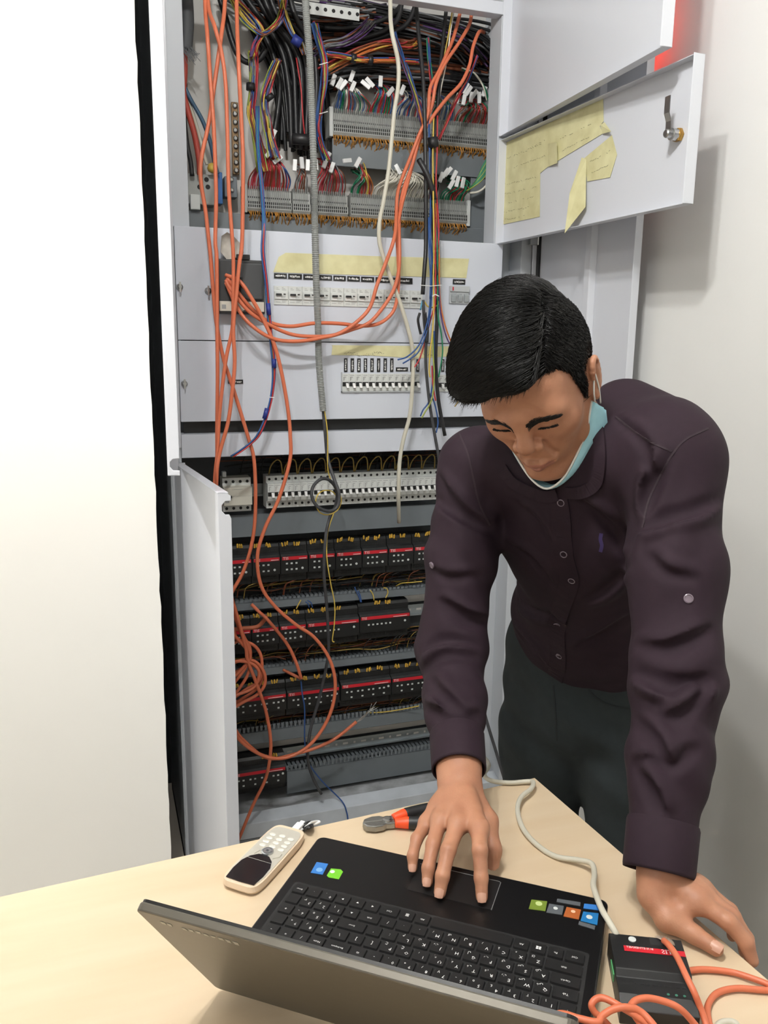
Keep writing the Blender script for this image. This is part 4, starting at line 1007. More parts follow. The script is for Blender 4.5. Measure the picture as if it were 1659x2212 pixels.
# perforated white strip at the top
ps = thing('perforated_strip', 'white perforated steel strip half hidden by the conduit top', 'bracket', onY(715, 30, 2.27))
a_, b_ = onY(655, 12, 2.27), onY(752, 28, 2.27)
MB().box(a_[0], b_[0] + .03, 2.268, 2.27, b_[2] - .016, b_[2] + .012).build('strip', M_BRK, ps, world=True)
for k in range(7):
    MB().lathe([(.0048, -.0006), (.0048, .0006)], (a_[0] + .015 + k * .0215, 2.268, b_[2] - .001), (0, 1, 0), 10).build('hole', M_HOLE, ps, world=True)
tag(MB().lathe([(.010, 0), (.010, .003), (.006, .006), (.0005, .007)], onY(1036, 131, 2.355), (0, -1, 0), 14).build('plate_screw', M_STEEL), 'large screw head on the backplate beside the right jamb', 'screw')
# cloudy plastic bag scrap above the moulded breaker
# ------------------------------------------------------------------ dusty wiring between the module rows
def mess(lab, z0, z1, x0, x1, n, cols, seed, Y=2.225):
    t = thing('duct_wiring', lab, 'wires', ((x0 + x1) / 2, Y, z0))
    r = random.Random(seed); by = {}
    for k in range(n):
        m = r.choice(cols); q = by.setdefault(m.name, (m, MB()))[1]
        xa = r.uniform(x0, x1 - .12); l = r.uniform(.1, .35); z = r.uniform(z0, z1); Yk = Y + r.uniform(-.012, .03)
        pts = [(min(xa + l * j / 4, x1), Yk + r.uniform(-.006, .006), z + r.uniform(-.006, .006)) for j in range(5)]
        if r.random() < .4:
            pts = [(xa, Yk, z0 - .01), (xa + .004, Yk - .012, z0 + .022), (xa + .022, Yk - .016, z1 + .006), (xa + .06, Yk - .004, z1 + .010)] + [(min(xa + .12, x1), Yk, z1 + .004)]
        q.tube(cr(pts, 4), r.uniform(.0012, .0019), 4, caps=False)
    for nm, (m, q) in by.items():
        tag(q.build('wires', m, t, smooth=True, world=True), kind='stuff')
    return t
DARKW = [M_BLKC, M_BLKC, M_BLKC, M_DYEL, M_BRN]
mess('dark and mustard wires lying under the top module row', .735, .762, .28, 1.0, 90, DARKW, 1)
mess('brown and mustard wires lying under the second module row', .530, .568, .28, 1.0, 110, DARKW + [M_BRN], 2)
mess('dark and mustard wires lying under the third module row', .335, .366, .28, 1.0, 90, DARKW, 3)
mess('dark wires crowded above the open breaker row', 1.078, 1.125, .30, 1.0, 70, [M_BLKC, M_BLKC, M_BRN, M_BLKC], 4, 2.24)
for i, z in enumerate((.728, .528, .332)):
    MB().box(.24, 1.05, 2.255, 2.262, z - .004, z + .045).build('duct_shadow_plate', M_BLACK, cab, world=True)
# yellow links above the open breaker row
yl = thing('link_wires', 'yellow jumper wires hooping over the open breaker row', 'wires', (.66, 2.17, 1.08))
for k in range(12):
    x = .432 + k * .0405
    MB().tube(cr([(x, 2.19, 1.074), (x + .003, 2.175, 1.10), (x + .016, 2.165, 1.117), (x + .028, 2.17, 1.112), (x + .034, 2.18, 1.092), (x + .0375, 2.19, 1.074)], 5), .0019, 5).build('jumper', M_DYEL, yl, smooth=True)
for o in yl.children:
    o.matrix_parent_inverse = world_mat(yl).inverted()
# a few yellow leads hooping from the module ferrules and blue pairs
hl = thing('module_leads', 'yellow and blue leads bending up from the second row of modules', 'wires', (.8, 2.19, .70))
for m, pts in ((M_YEL, [(808, 1297), (806, 1285), (800, 1275)]), (M_YEL, [(833, 1292), (838, 1280), (835, 1271), (828, 1270)]), (M_BLUE, [(779, 1301), (775, 1288), (770, 1278), (766, 1268)]), (M_BLUE, [(781, 1301), (778, 1286), (773, 1276)]), (M_BLUE, [(668, 1312), (665, 1304), (660, 1300)]), (M_BLUE, [(675, 1312), (672, 1302), (664, 1297)]), (M_YEL, [(640, 1315), (646, 1303), (650, 1296)]), (M_YEL, [(912, 1256, 2.17), (890, 1258, 2.18), (868, 1260, 2.2), (855, 1266, 2.22)]), (M_YEL, [(905, 1525, 2.17), (870, 1532, 2.19), (830, 1538, 2.2), (790, 1540, 2.21)])):
    bundle_wire(hl, pts, 2.19, .0017, m, 'lead')
# cable tie end and cloudy bag above the moulded breaker
tag(MB().add(*(lambda P: ([p for p in P] + [p + np.array([0, -.006, 0]) for p in P], [(0, 1, 2, 3, 4, 5, 6, 7), (15, 14, 13, 12, 11, 10, 9, 8)] + [(i, (i + 1) % 8, (i + 1) % 8 + 8, i + 8) for i in range(8)]))([onY(u, v, 2.07) for u, v in ((478, 510), (490, 502), (505, 512), (522, 530), (526, 548), (512, 556), (490, 562), (476, 545))])).build('plastic_scrap', mat('cloudy_plastic', (196, 190, 180), .35, var=.25, scale=40), smooth=True), 'crumpled cloudy plastic scrap above the black moulded breaker', 'plastic')
# ------------------------------------------------------------------ things on the desk
ZL = 0.776
LP1 = onZ(690, 1805, ZL); LP2 = onZ(1315, 1945, ZL)
lx = LP1 - LP2; lx[2] = 0; LW = np.linalg.norm(lx); lx /= LW            # user's right hand side ... towards P1 is the user's right? keyboard x runs P2 -> P1
ly = np.array([-lx[1], lx[0], 0])                                       # away from the user, towards the hinge
if ly[1] > 0: ly = -ly
LDEP, LTH = .255, .026
# laptop frame: x from the left palm corner (P2) to the right one (P1) as the typist sees it, y towards the hinge
LO = np.array([LP2[0], LP2[1], ZT])
lap = bpy.data.objects.new('laptop', None); COL.objects.link(lap)
lap.matrix_world = Matrix(((lx[0], ly[0], 0, LO[0]), (lx[1], ly[1], 0, LO[1]), (0, 0, 1, LO[2]), (0, 0, 0, 1)))
lap.empty_display_size = .02
tag(lap, 'open black laptop with stickers on its palm rest, seen from behind its lid', 'laptop')
M_LAP = mat('laptop_black', (14, 14, 15), .32, var=.1, scale=60, spec=.45)
M_LAPM = mat('laptop_matte_black', (20, 20, 21), .6)
M_LID = mat('laptop_lid_grey', (92, 88, 80), .36, metal=.5, var=.05, scale=90)
M_KEY = mat('key_black', (17, 17, 18), .45)
def rrect(x0, x1, y0, y1, r, z, n=5):
    P = []
    for cx, cy, a0 in ((x1 - r, y0 + r, -90), (x1 - r, y1 - r, 0), (x0 + r, y1 - r, 90), (x0 + r, y0 + r, 180)):
        for k in range(n + 1):
            a = math.radians(a0 + 90 * k / n); P.append((cx + r * math.cos(a), cy + r * math.sin(a), z))
    return P
MB().prism(rrect(0, LW, 0, LDEP, .010, .004), (0, 0, LTH - .004)).build('base', M_LAP, lap, bevel=.002)
MB().prism(rrect(.012, LW - .012, 0.099, LDEP - .022, .004, LTH - .0004), (0, 0, .0008)).build('keyboard_deck', M_LAPM, lap)
for cx in (.03, LW - .03):
    for cy in (.03, LDEP - .03):
        MB().lathe([(.006, 0), (.006, .005)], (cx, cy, 0), (0, 0, 1), 12).build('foot', M_BLACK, lap)
tpx = (.128, .232)
MB().prism(rrect(tpx[0], tpx[1], .012, .066, .003, LTH), (0, 0, .0004)).build('touchpad', mat('touchpad_black', (22, 22, 23), .4), lap)
MB().tube([(tpx[0], .0665, LTH + .0004), (tpx[0], .013, LTH + .0004), (tpx[0] + .002, .0115, LTH + .0004), (tpx[1], .0115, LTH + .0004)], .0005, 5).build('touchpad_edge', mat('edge_glint', (120, 120, 120), .3), lap)
# keys, rows from the typist's side (y small) to the hinge
KP = .0187
rows = [
    [('Ctrl', 1.2), ('Fn', 1), ('', 1), ('Alt', 1), ('', 5.1), ('Alt', 1), ('\u25a4', 1), ('Ctrl', 1.3), ('\u25c4', 1), ('\u25bc', 1), ('\u25ba', 1), ('0', 1), ('.', 1), ('Enter', 1)],
    [('Shift', 2.2), ('Z', 1), ('X', 1), ('C', 1), ('V', 1), ('B', 1), ('N', 1), ('M', 1), (',', 1), ('.', 1), ('/', 1), ('Shift', 1.4), ('\u25b2', 1), ('1', 1), ('2', 1), ('3', 1), ('', 1)],
    [('CapsLk', 1.75), ('A', 1), ('S', 1), ('D', 1), ('F', 1), ('G', 1), ('H', 1), ('J', 1), ('K', 1), ('L', 1), (';', 1), ("'", 1), ('Enter', 1.85), ('4', 1), ('5', 1), ('6', 1), ('+', 1)],
    [('Tab', 1.5), ('Q', 1), ('W', 1), ('E', 1), ('R', 1), ('T', 1), ('Y', 1), ('U', 1), ('I', 1), ('O', 1), ('P', 1), ('[', 1), (']', 1), ('\\', 1.1), ('7', 1), ('8', 1), ('9', 1), ('', 1)],
    [('`', 1), ('1', 1), ('2', 1), ('3', 1), ('4', 1), ('5', 1), ('6', 1), ('7', 1), ('8', 1), ('9', 1), ('0', 1), ('-', 1), ('=', 1), ('Backspace', 1.6), ('Num', 1), ('/', 1), ('*', 1), ('-', 1)],
    [('Esc', 1), ('F1', 1), ('F2', 1), ('F3', 1), ('F4', 1), ('F5', 1), ('F6', 1), ('F7', 1), ('F8', 1), ('F9', 1), ('F10', 1), ('F11', 1), ('F12', 1), ('Ins', 1), ('Del', 1), ('Home', 1), ('End', 1), ('PgUp', 1)],
]
AR = {'Q': '\u0636', 'W': '\u0635', 'E': '\u062b', 'R': '\u0642', 'T': '\u0641', 'Y': '\u063a', 'U': '\u0639', 'I': '\u0647', 'O': '\u062e', 'P': '\u062d', 'A': '\u0634', 'S': '\u0633', 'D': '\u064a', 'F': '\u0628', 'G': '\u0644', 'H': '\u0627', 'J': '\u062a', 'K': '\u0646', 'L': '\u0645', 'Z': '\u0626', 'X': '\u0621', 'C': '\u0624', 'V': '\u0631', 'B': '\u0644', 'N': '\u0649', 'M': '\u0629', '1': '\u0661', '2': '\u0662', '3': '\u0663', '4': '\u0664', '5': '\u0665', '6': '\u0666', '7': '\u0667', '8': '\u0668', '9': '\u0669', '0': '\u0660'}
KM = {}
def key_mesh(w):
    w = round(w, 4)
    if w not in KM:
        P = rrect(.0009, w - .0009, .0009, KP - .0012, .0015, 0, 2); Q = rrect(.0017, w - .0017, .0017, KP - .0020, .0012, .0022, 2); n = len(P)
        KM[w] = MB().add(P + Q, [tuple(range(n, 2 * n))] + [(i, (i + 1) % n, (i + 1) % n + n, i + n) for i in range(n)]).mesh('key', M_KEY)
    return KM[w]
y = .103
for ri, row in enumerate(rows):
    kh = KP if ri < 5 else KP * .8
    tot = sum(w for _, w in row); sc = (LW - .030) / tot; x = .015
    for s_, w in row:
        w *= sc
        k = link('key', key_mesh(w), lap, (x, y, LTH + .0004))
        if ri == 5: k.scale = (1, .8, 1)
        if s_:
            sz = .0062 if len(s_) == 1 else (.0040 if len(s_) <= 4 else .0034)
            if s_ in AR:
                link('legend', text_mesh(s_, .0060, M_WHITE), k, (w * .34, KP * .62, .00235))
                link('legend', text_mesh(AR[s_], .0050, M_WHITE), k, (w * .68, KP * .34, .00235))
            elif s_ in ('\u25c4', '\u25bc', '\u25ba', '\u25b2'):
                a = {'\u25ba': 0, '\u25b2': 90, '\u25c4': 180, '\u25bc': 270}[s_]
                link('legend', MB().add([(.0018 * math.cos(math.radians(a + d)), .0018 * math.sin(math.radians(a + d)), 0) for d in (0, 120, 240)], [(0, 1, 2)]).mesh('legend', M_WHITE), k, (w * .5, KP * .5, .00235))
            elif s_ == '\u25a4':
                q = MB()
                for zz in range(4): q.add([(-.002, -.0022 + zz * .0012, 0), (.002, -.0022 + zz * .0012, 0), (.002, -.0016 + zz * .0012, 0), (-.002, -.0016 + zz * .0012, 0)], [(0, 1, 2, 3)])
                tag(link('legend', q.mesh('legend', M_WHITE), k, (w * .5, KP * .5, .00235)), kind='stuff')
            else:
                link('legend', text_mesh(s_, sz, M_WHITE), k, (w * .5, KP * .55, .00235))
        elif w > KP * 3: pass
        elif x < .09 and ri == 0:
            tag(link('legend', MB().add([(-.0026, -.0024, 0), (-.0003, -.0021, 0), (-.0003, -.0002, 0), (-.0026, -.0002, 0), (.0003, -.0021, 0), (.0028, -.0025, 0), (.0028, -.0002, 0), (.0003, -.0002, 0), (-.0026, .0003, 0), (-.0003, .0003, 0), (-.0003, .0021, 0), (-.0026, .0024, 0), (.0003, .0003, 0), (.0028, .0003, 0), (.0028, .0025, 0), (.0003, .0021, 0)], [(0, 1, 2, 3), (4, 5, 6, 7), (8, 9, 10, 11), (12, 13, 14, 15)]).mesh('legend', M_WHITE), k, (w * .5, KP * .5, .00235)), kind='stuff')
        x += w
    y += kh
MB().box(.05, LW - .05, LDEP - .018, LDEP - .006, LTH, LTH + .001).build('speaker_grille', M_LAPM, lap)
# stickers: places read off the photograph, on the palm rest
INV = lap.matrix_world.inverted()
def onlap(u, v):
    p = INV @ Vector(onZ(u, v, ZT + LTH)); return p
def sticker(pts, m, name='sticker', h=.0006):
    P = [onlap(u, v) for u, v in pts]
    P = [(p.x, p.y, LTH + .0001) for p in P]
    o = MB().prism(P, (0, 0, h)).build(name, m, lap)
    return o
def smark(u, v, m, r, st, h=.0007):
    p = onlap(u, v)
    return MB().lathe([(r, 0), (r, h)], (p.x, p.y, LTH + .0001), (0, 0, 1), 16).build('sticker_emblem', m, st)
S1 = mat('sticker_blue', (58, 122, 196), .3); S2 = mat('sticker_green', (116, 198, 52), .3); S3 = mat('sticker_olive', (112, 132, 52), .35); S4 = mat('sticker_grey', (88, 92, 96), .35); S5 = mat('sticker_orange', (168, 92, 48), .35); S6 = mat('sticker_azure', (36, 112, 170), .35)
a = sticker([(671, 1886), (684, 1863), (709, 1867), (697, 1890)], S1); smark(690, 1880, mat('sticker_light_blue', (120, 170, 220), .3), .0042, a)
a = sticker([(706, 1892), (715, 1877), (736, 1879), (741, 1884), (732, 1900), (710, 1896)], S2); smark(718, 1884, M_WHITE, .0030, a)
a = sticker([(1142, 1964), (1148, 1944), (1182, 1948), (1178, 1969)], S3); smark(1164, 1953, mat('sticker_pale_green', (190, 206, 140), .3), .0040, a)
a = sticker([(1180, 1972), (1186, 1953), (1218, 1958), (1214, 1977)], S4); smark(1200, 1963, M_BTN, .0026, a)
a = sticker([(1217, 1980), (1224, 1960), (1255, 1966), (1250, 1987)], S5); smark(1238, 1970, mat('sticker_peach', (232, 190, 160), .3), .0026, a)
a = sticker([(1254, 1990), (1260, 1970), (1293, 1974), (1290, 1999)], S6); smark(1273, 1982, M_BTN, .0036, a)
sticker([(1260, 1963), (1262, 1953), (1293, 1956), (1293, 1967)], S1)
sticker([(1202, 1949), (1204, 1942), (1254, 1950), (1253, 1958)], S4)
sticker([(1249, 1998), (1251, 1991), (1286, 2001), (1284, 2009)], S4)
MB().box(.002, .012, LDEP * .10, LDEP * .15, .008, .014).build('side_port', mat('port_green', (90, 170, 110), .4), lap)
# lid
lid_open = math.radians(55.5)
LL_ = .226
hy, hz = LDEP + .005, .010
cy, cz = math.cos(lid_open), math.sin(lid_open)          # leaning away from the typist
def LPt(x, t, d):       # d: outwards (towards the camera side)
    return (x, hy + t * cy + d * cz, hz + t * cz - d * cy)
P = [(x, t) for x, t, _ in rrect(.0, LW, .004, LL_, .008, 0)]
MB().prism([LPt(x, t, -.002) for x, t in P], np.array(LPt(0, 0, .006)) - np.array(LPt(0, 0, -.002))).build('screen_lid', M_LID, lap, bevel=.0015)
P = [(x, t) for x, t, _ in rrect(.001, LW - .001, .005, LL_ - .001, .008, 0)]
MB().prism([LPt(x, t, -.0045) for x, t in P], np.array(LPt(0, 0, .003)) - np.array(LPt(0, 0, 0))).build('screen_bezel', M_LAP, lap)
MB().prism([LPt(x, t, -.0052) for x, t in ((.016, .022), (LW - .016, .022), (LW - .016, LL_ - .016), (.016, LL_ - .016))], np.array(LPt(0, 0, .0008)) - np.array(LPt(0, 0, 0))).build('screen', mat('screen_glass', (30, 34, 40), .12), lap)
for x0 in (.03, LW - .08):
    MB().tube([(x0, LDEP - .004, .02), (x0 + .05, LDEP - .004, .02)], .007, 12).build('hinge', M_LAPM, lap, smooth=True)
# faint worn letters, too blurred to read, along the lid's edge
q = MB(); rr = random.Random(5)
for k in range(11):
    x = LW - .020 - k * .0072
    if k == 2: continue
    a_, b_ = rr.uniform(.014, .016), rr.uniform(.019, .0215)
    q.prism([LPt(x, LL_ - b_, .0061), LPt(x - rr.uniform(.003, .005), LL_ - b_, .0061), LPt(x - rr.uniform(.003, .005), LL_ - a_, .0061), LPt(x, LL_ - a_, .0061)], np.array(LPt(0, 0, .0003)) - np.array(LPt(0, 0, 0)))
tag(q.build('worn_lettering', mat('lid_emboss', (160, 157, 148), .4), lap), kind='stuff')
# ------------------------------------------------------------------ mobile phone
def table_frame(p0, p1):
    """frame on the desk: origin p0, x towards p1"""
    x = np.array(p1) - np.array(p0); x[2] = 0; L = np.linalg.norm(x); x /= L
    y_ = np.array([-x[1], x[0], 0])
    return Matrix(((x[0], y_[0], 0, p0[0]), (x[1], y_[1], 0, p0[1]), (0, 0, 1, p0[2]), (0, 0, 0, 1))), L
pc0 = onZ(518, 1925, ZT); pc1 = onZ(628, 1808, ZT)
mtx, L = table_frame(pc0, pc1)
ph = bpy.data.objects.new('mobile_phone', None); COL.objects.link(ph); ph.matrix_world = mtx; ph.empty_display_size = .02
tag(ph, 'old cream keypad phone lying on the desk with a charger plugged in', 'phone')
M_PHC = mat('phone_cream', (226, 204, 178), .4); M_PHS = mat('phone_silver', (206, 202, 190), .3, metal=.25)
hw = .0262
def ph_poly(z, s=1.0, x0=-.006, x1=None):
    x1 = x1 or L + .004; P = []
    for k in range(40):
        a = 2 * math.pi * k / 40
        c_, s_ = math.cos(a), math.sin(a); e = .34
        xx = (x0 + x1) / 2 + (x1 - x0) / 2 * s * math.copysign(abs(c_) ** e, c_)
        w = hw * (1.0 + .10 * (1 - (xx / L)) * .6)
        P.append((xx, w * s * math.copysign(abs(s_) ** e, s_), z))
    return P
A_, B_, C_ = ph_poly(.001, .94), ph_poly(.006), ph_poly(.013, .985)
n = 40
MB().add(A_ + B_ + C_, [tuple(range(n))[::-1], tuple(range(2 * n, 3 * n))] + [(j * n + i, j * n + (i + 1) % n, (j + 1) * n + (i + 1) % n, (j + 1) * n + i) for j in range(2) for i in range(n)]).build('body', M_PHC, ph, smooth=False)
MB().prism(ph_poly(.0128, .90), (0, 0, .0010)).build('face_plate', M_PHS, ph)
dsp = [(.0005, -.0205), (-.0005, 0), (.0005, .0205), (.020, .0225), (.038, .0215), (.050, .0165), (.058, .008), (.060, 0), (.058, -.008), (.050, -.0165), (.038, -.0215), (.020, -.0225)]
MB().prism([(x, y_, .0138) for x, y_ in dsp][::-1], (0, 0, .0008)).build('display_window', mat('phone_display', (24, 25, 28), .12), ph)
MB().box(.0460, .0464, -.0175, .0175, .0146, .0149).build('display_line', M_PHS, ph)
MB().lathe([(.0082, 0), (.0082, .0022), (.0062, .0026), (.0062, .0016), (.0055, .0016), (.0055, .0028), (.0005, .0030)], (.0665, 0, .0138), (0, 0, 1), 24).build('navigation_ring', mat('phone_chrome', (190, 192, 194), .2, metal=.8), ph)
MB().box(.0650, .0680, -.0015, .0015, .0166, .0172).build('centre_key', mat('phone_key_dark', (70, 74, 80), .4), ph)
for sy in (-1, 1):
    MB().prism([(.056, sy * .0140, .0138), (.063, sy * .0205, .0138), (.070, sy * .0205, .0138), (.066, sy * .0105, .0138)], (0, 0, .0012)).build('soft_key', M_PHS, ph, bevel=.0004)
KE = MB().lathe([(.0038, 0), (.0040, .0006), (.0030, .0013), (.0005, .0015)], (0, 0, 0), (0, 0, 1), 12).mesh('keypad_key', mat('phone_key', (222, 220, 210), .25))
for cxi in range(4):
    for ry in range(3):
        o = link('keypad_key', KE, ph, (.0775 + cxi * .0088 + (.002 if ry == 1 else 0), (ry - 1) * .0140, .0138)); o.scale = (.85, 1.25, 1)
# charger plug and lead
q0 = np.array(mtx @ Vector((L + .004, -.004, .007)))
ch = thing('charger_lead', 'white charging plug with tangled black and white lead behind the phone', 'charger', (q0[0], q0[1], ZT))
ax_ = np.array(mtx.to_3x3() @ Vector((1, 0, 0)))
sd_ = np.array([-ax_[1], ax_[0], 0])
MB().frame(q0 - sd_ * .0055 + np.array([0, 0, -.0045]), ax_ * .018, sd_ * .011, (0, 0, .009)).build('plug', M_WHITE, ch, bevel=.0015, world=True)
MB().frame(q0 + ax_ * .018 - sd_ * .0035 + np.array([0, 0, -.003]), ax_ * .007, sd_ * .007, (0, 0, .006)).build('strain_relief', M_WHITE, ch, bevel=.001, world=True)
def ontab(u, v, dz=.003): return onZ(u, v, ZT + dz)
MB().tube(cr([ontab(648, 1795, .006), ontab(656, 1789, .006), ontab(664, 1784, .012), ontab(672, 1777, .010), ontab(684, 1774, .004), ontab(690, 1776, .003), ontab(676, 1782, .003)], 6), .0017, 7).build('white_lead', M_WHITE, ch, smooth=True, world=True)
for k in range(4):
    MB().tube(cr([ontab(650 + k * 3, 1789 + k, .005), ontab(662 + k * 2, 1779 + k * 3, .009 + .002 * k), ontab(672 + k, 1777 + 3 * k, .006), ontab(664 - k * 3, 1790 + k, .004)], 5), .0022, 7).build('black_lead', M_BLKC, ch, smooth=True, world=True)
# ------------------------------------------------------------------ side cutters
cu = thing('side_cutters', 'side-cutting pliers with black and orange grips beside the hand', 'pliers', ontab(850, 1775, 0))
tipp, joint = ontab(783, 1784, .007), ontab(838, 1776, .008)
axp = joint - tipp; axp[2] = 0; LJ = np.linalg.norm(axp); axp /= LJ; sp = np.array([-axp[1], axp[0], 0])
def cp(a, b, z=.0): return tipp + axp * a + sp * b + np.array([0, 0, z - .007])
M_TOOL = mat('tool_steel', (150, 150, 146), .35, metal=.85, var=.1, scale=60)
for sg in (1, -1):
    MB().prism([cp(0, 0, .003), cp(.004, sg * .009, .003), cp(.016, sg * .0135, .003), cp(.027, sg * .013, .003), cp(.033, sg * .009, .003), cp(.040, sg * .010, .003), cp(.046, sg * .010, .003), cp(.046, 0, .003)][::sg], (0, 0, .009)).build('jaw', M_TOOL, cu, bevel=.0015, world=True)
MB().lathe([(.007, 0), (.007, .002), (.004, .003), (.0005, .003)], cp(.036, 0, .0118), (0, 0, 1), 16).build('pivot', M_STEEL, cu, world=True)
for sg in (1, -1):
    pts = [cp(.046, sg * .006, .009), cp(.062, sg * .010, .010), cp(.080, sg * .0145, .010), cp(.105, sg * .018, .010), cp(.130, sg * .017, .010), cp(.150, sg * .012, .010)]
    MB().tube(cr(pts[:3], 5), [.0062 + .0022 * min(1, k / 5) for k in range(11)], 12).build('orange_grip', mat('grip_orange', (238, 84, 38), .45), cu, smooth=True, world=True)
    P5 = cr(pts[1:], 5)
    MB().tube(P5, [.0072 if k == 0 else .0088 - .003 * max(0, k - 14) / 6 for k in range(len(P5))], 12).build('black_grip', mat('grip_black', (30, 31, 33), .5), cu, smooth=True, world=True)
# ------------------------------------------------------------------ bus gateway box beside the laptop
g0, g1, g2 = onZ(1318, 2022, ZT + .031), onZ(1470, 2026, ZT + .031), onZ(1500, 2165, ZT + .031)
GW = np.linalg.norm(g1 - g0); gy = onZ(1499, 2172, ZT + .031) - g1; gy /= np.linalg.norm(gy); gx0 = (g1 - g0) / GW; gx = np.array([-gy[1], gy[0], 0]); gx = gx if gx @ gx0 > 0 else -gx
gx = gx * .6 + gx0 * .4; gx /= np.linalg.norm(gx); gy = np.array([gx[1], -gx[0], 0]); g0 = g1 - gx * GW
gb = bpy.data.objects.new('gateway_module', None); COL.objects.link(gb); gb.empty_display_size = .02
GZ = .031 / .040
gb.matrix_world = Matrix(((gx[0], gy[0], 0, g0[0]), (gx[1], gy[1], 0, g0[1]), (0, 0, GZ, ZT), (0, 0, 0, 1)))
tag(gb, 'black red-striped bus gateway box lying beside the laptop on the desk', 'module')
GL = .098
pr = [(0, .0), (0, .036), (.004, .040), (.056, .040), (.062, .032), (.084, .032), (GL, .022), (GL, 0)]
MB().prism([(0, y_, z) for y_, z in pr], (GW, 0, 0)).build('body', M_BLACK, gb, bevel=.001)
st = MB().prism([(.013, .022, .0402), (GW - .0005, .022, .0402), (GW - .0005, .030, .0402), (.013, .030, .0402)], (0, 0, .0005)).build('red_stripe', M_RED, gb)
me = text_mesh('TIS', .0092, M_WHITE)
link('brand_lettering', me, st, (GW - .0195, .0262, .0409), (0, 0, math.pi))
me = text_mesh('BUS-ETHERNET', .0042, M_WHITE)
link('fine_print', me, st, (.030, .0240, .0409), (0, 0, math.pi))
MB().lathe([(.0042, 0), (.0042, .0012), (.003, .0016), (.0005, .0016)], (.024, .011, .040), (0, 0, 1), 16).build('round_button', M_BTN, gb)
MB().box(GW * .55, GW * .9, .004, .016, .0399, .0401).build('top_vent', M_BLACKDUST, gb)
MB().box(-.001, .0, .030, .052, .012, .024).build('green_port', mat('port_green', (90, 170, 110), .4), gb)
q = MB()
for k in range(9): q.box(.018 + k * .006, .0215 + k * .006, .068, .0695, .0318, .0324)
tag(q.build('vent_slots', M_BLACKDUST, gb), kind='stuff')
for k in range(3): MB().lathe([(.0015, 0), (.0015, .0006)], (GW - .028 + k * .008, .080, .032), (0, 0, 1), 8).build('indicator', mat('indicator_green', (60, 120, 100), .4), gb)
# stripped shield fan on the gateway and its orange leads
def tabcable(name, pts, r, m, lab, cat='cable'):
    P = cr([onZ(u, v, ZT + z) for u, v, z in pts], 7)
    return tag(MB().tube(P, r, 10).build(name, m, smooth=True), lab, cat)
sh = thing('shield_fan', 'frayed wire shield fanned on the gateway box under an orange lead', 'wire', onZ(1430, 2040, ZT + .042))
q = MB()
for k in range(18):
    a = math.radians(200 + k * 8); c_ = onZ(1433, 2036, ZT + .0335)
    q.tube([c_ + np.array([0, 0, .002]), c_ + np.array([math.cos(a + 2.2) * .006, math.sin(a + 2.2) * .006, .001]), c_ + np.array([math.cos(a + 2.2) * .012, math.sin(a + 2.2) * .012, -.0008])], .00045, 4)
tag(q.build('shield_wires', mat('shield_tin', (176, 160, 146), .4, metal=.5), sh, world=True), kind='stuff')
tabcable('orange_lead', [(1434, 2032, 0.037), (1445, 2042, 0.042), (1463, 2068, 0.042), (1483, 2110, 0.040), (1500, 2145, 0.034), (1512, 2175, 0.022), (1525, 2212, .012), (1535, 2260, .005), (1550, 2330, .0036), (1600, 2400, .0036)], .0034, M_ORANGE, 'orange lead rising from the shield fan over the gateway box')
tabcable('orange_lead', [(1480, 2098, .0046), (1520, 2094, .0046), (1580, 2100, .0046), (1630, 2115, .006), (1680, 2135, .004), (1730, 2160, -.02)], .0034, M_ORANGE, 'orange lead lying across the desk towards the wall')
tabcable('orange_lead', [(1700, 2142, .0046), (1640, 2138, .0046), (1590, 2135, .0046), (1550, 2145, .0046), (1530, 2170, .0046), (1530, 2200, .0046), (1545, 2250, .0046), (1580, 2320, .0046), (1630, 2390, .0046)], .0034, M_ORANGE, 'orange lead curling in an arc at the desk\'s right edge')
tabcable('orange_lead', [(1570, 2330, .0036), (1535, 2260, .008), (1500, 2212, .02), (1470, 2180, 0.036), (1440, 2165, 0.040), (1400, 2156, 0.042), (1372, 2162, 0.042), (1362, 2178, 0.042), (1372, 2195, 0.036), (1400, 2235, .026), (1440, 2300, .010), (1480, 2370, .0036), (1560, 2430, .0036)], .0034, M_ORANGE, 'orange lead looped flat over the gateway box')
tabcable('orange_lead', [(1540, 2400, .0036), (1480, 2320, .008), (1425, 2240, .026), (1390, 2205, 0.036), (1350, 2180, 0.042), (1310, 2158, 0.044), (1290, 2157, 0.042), (1278, 2170, 0.038), (1284, 2186, 0.032), (1300, 2200, 0.028), (1330, 2235, .024), (1370, 2300, .008), (1420, 2370, .0036)], .0034, M_ORANGE, 'orange lead looped between laptop and gateway box')
tabcable('orange_lead', [(1180, 2205, .03), (1210, 2190, 0.036), (1250, 2200, 0.038), (1290, 2208, 0.038), (1300, 2195, 0.040), (1325, 2180, 0.044), (1355, 2176, 0.046), (1385, 2186, 0.042), (1420, 2225, .034), (1460, 2290, .012), (1510, 2360, .0036)], .0034, M_ORANGE, 'orange lead crossing the laptop\'s corner')
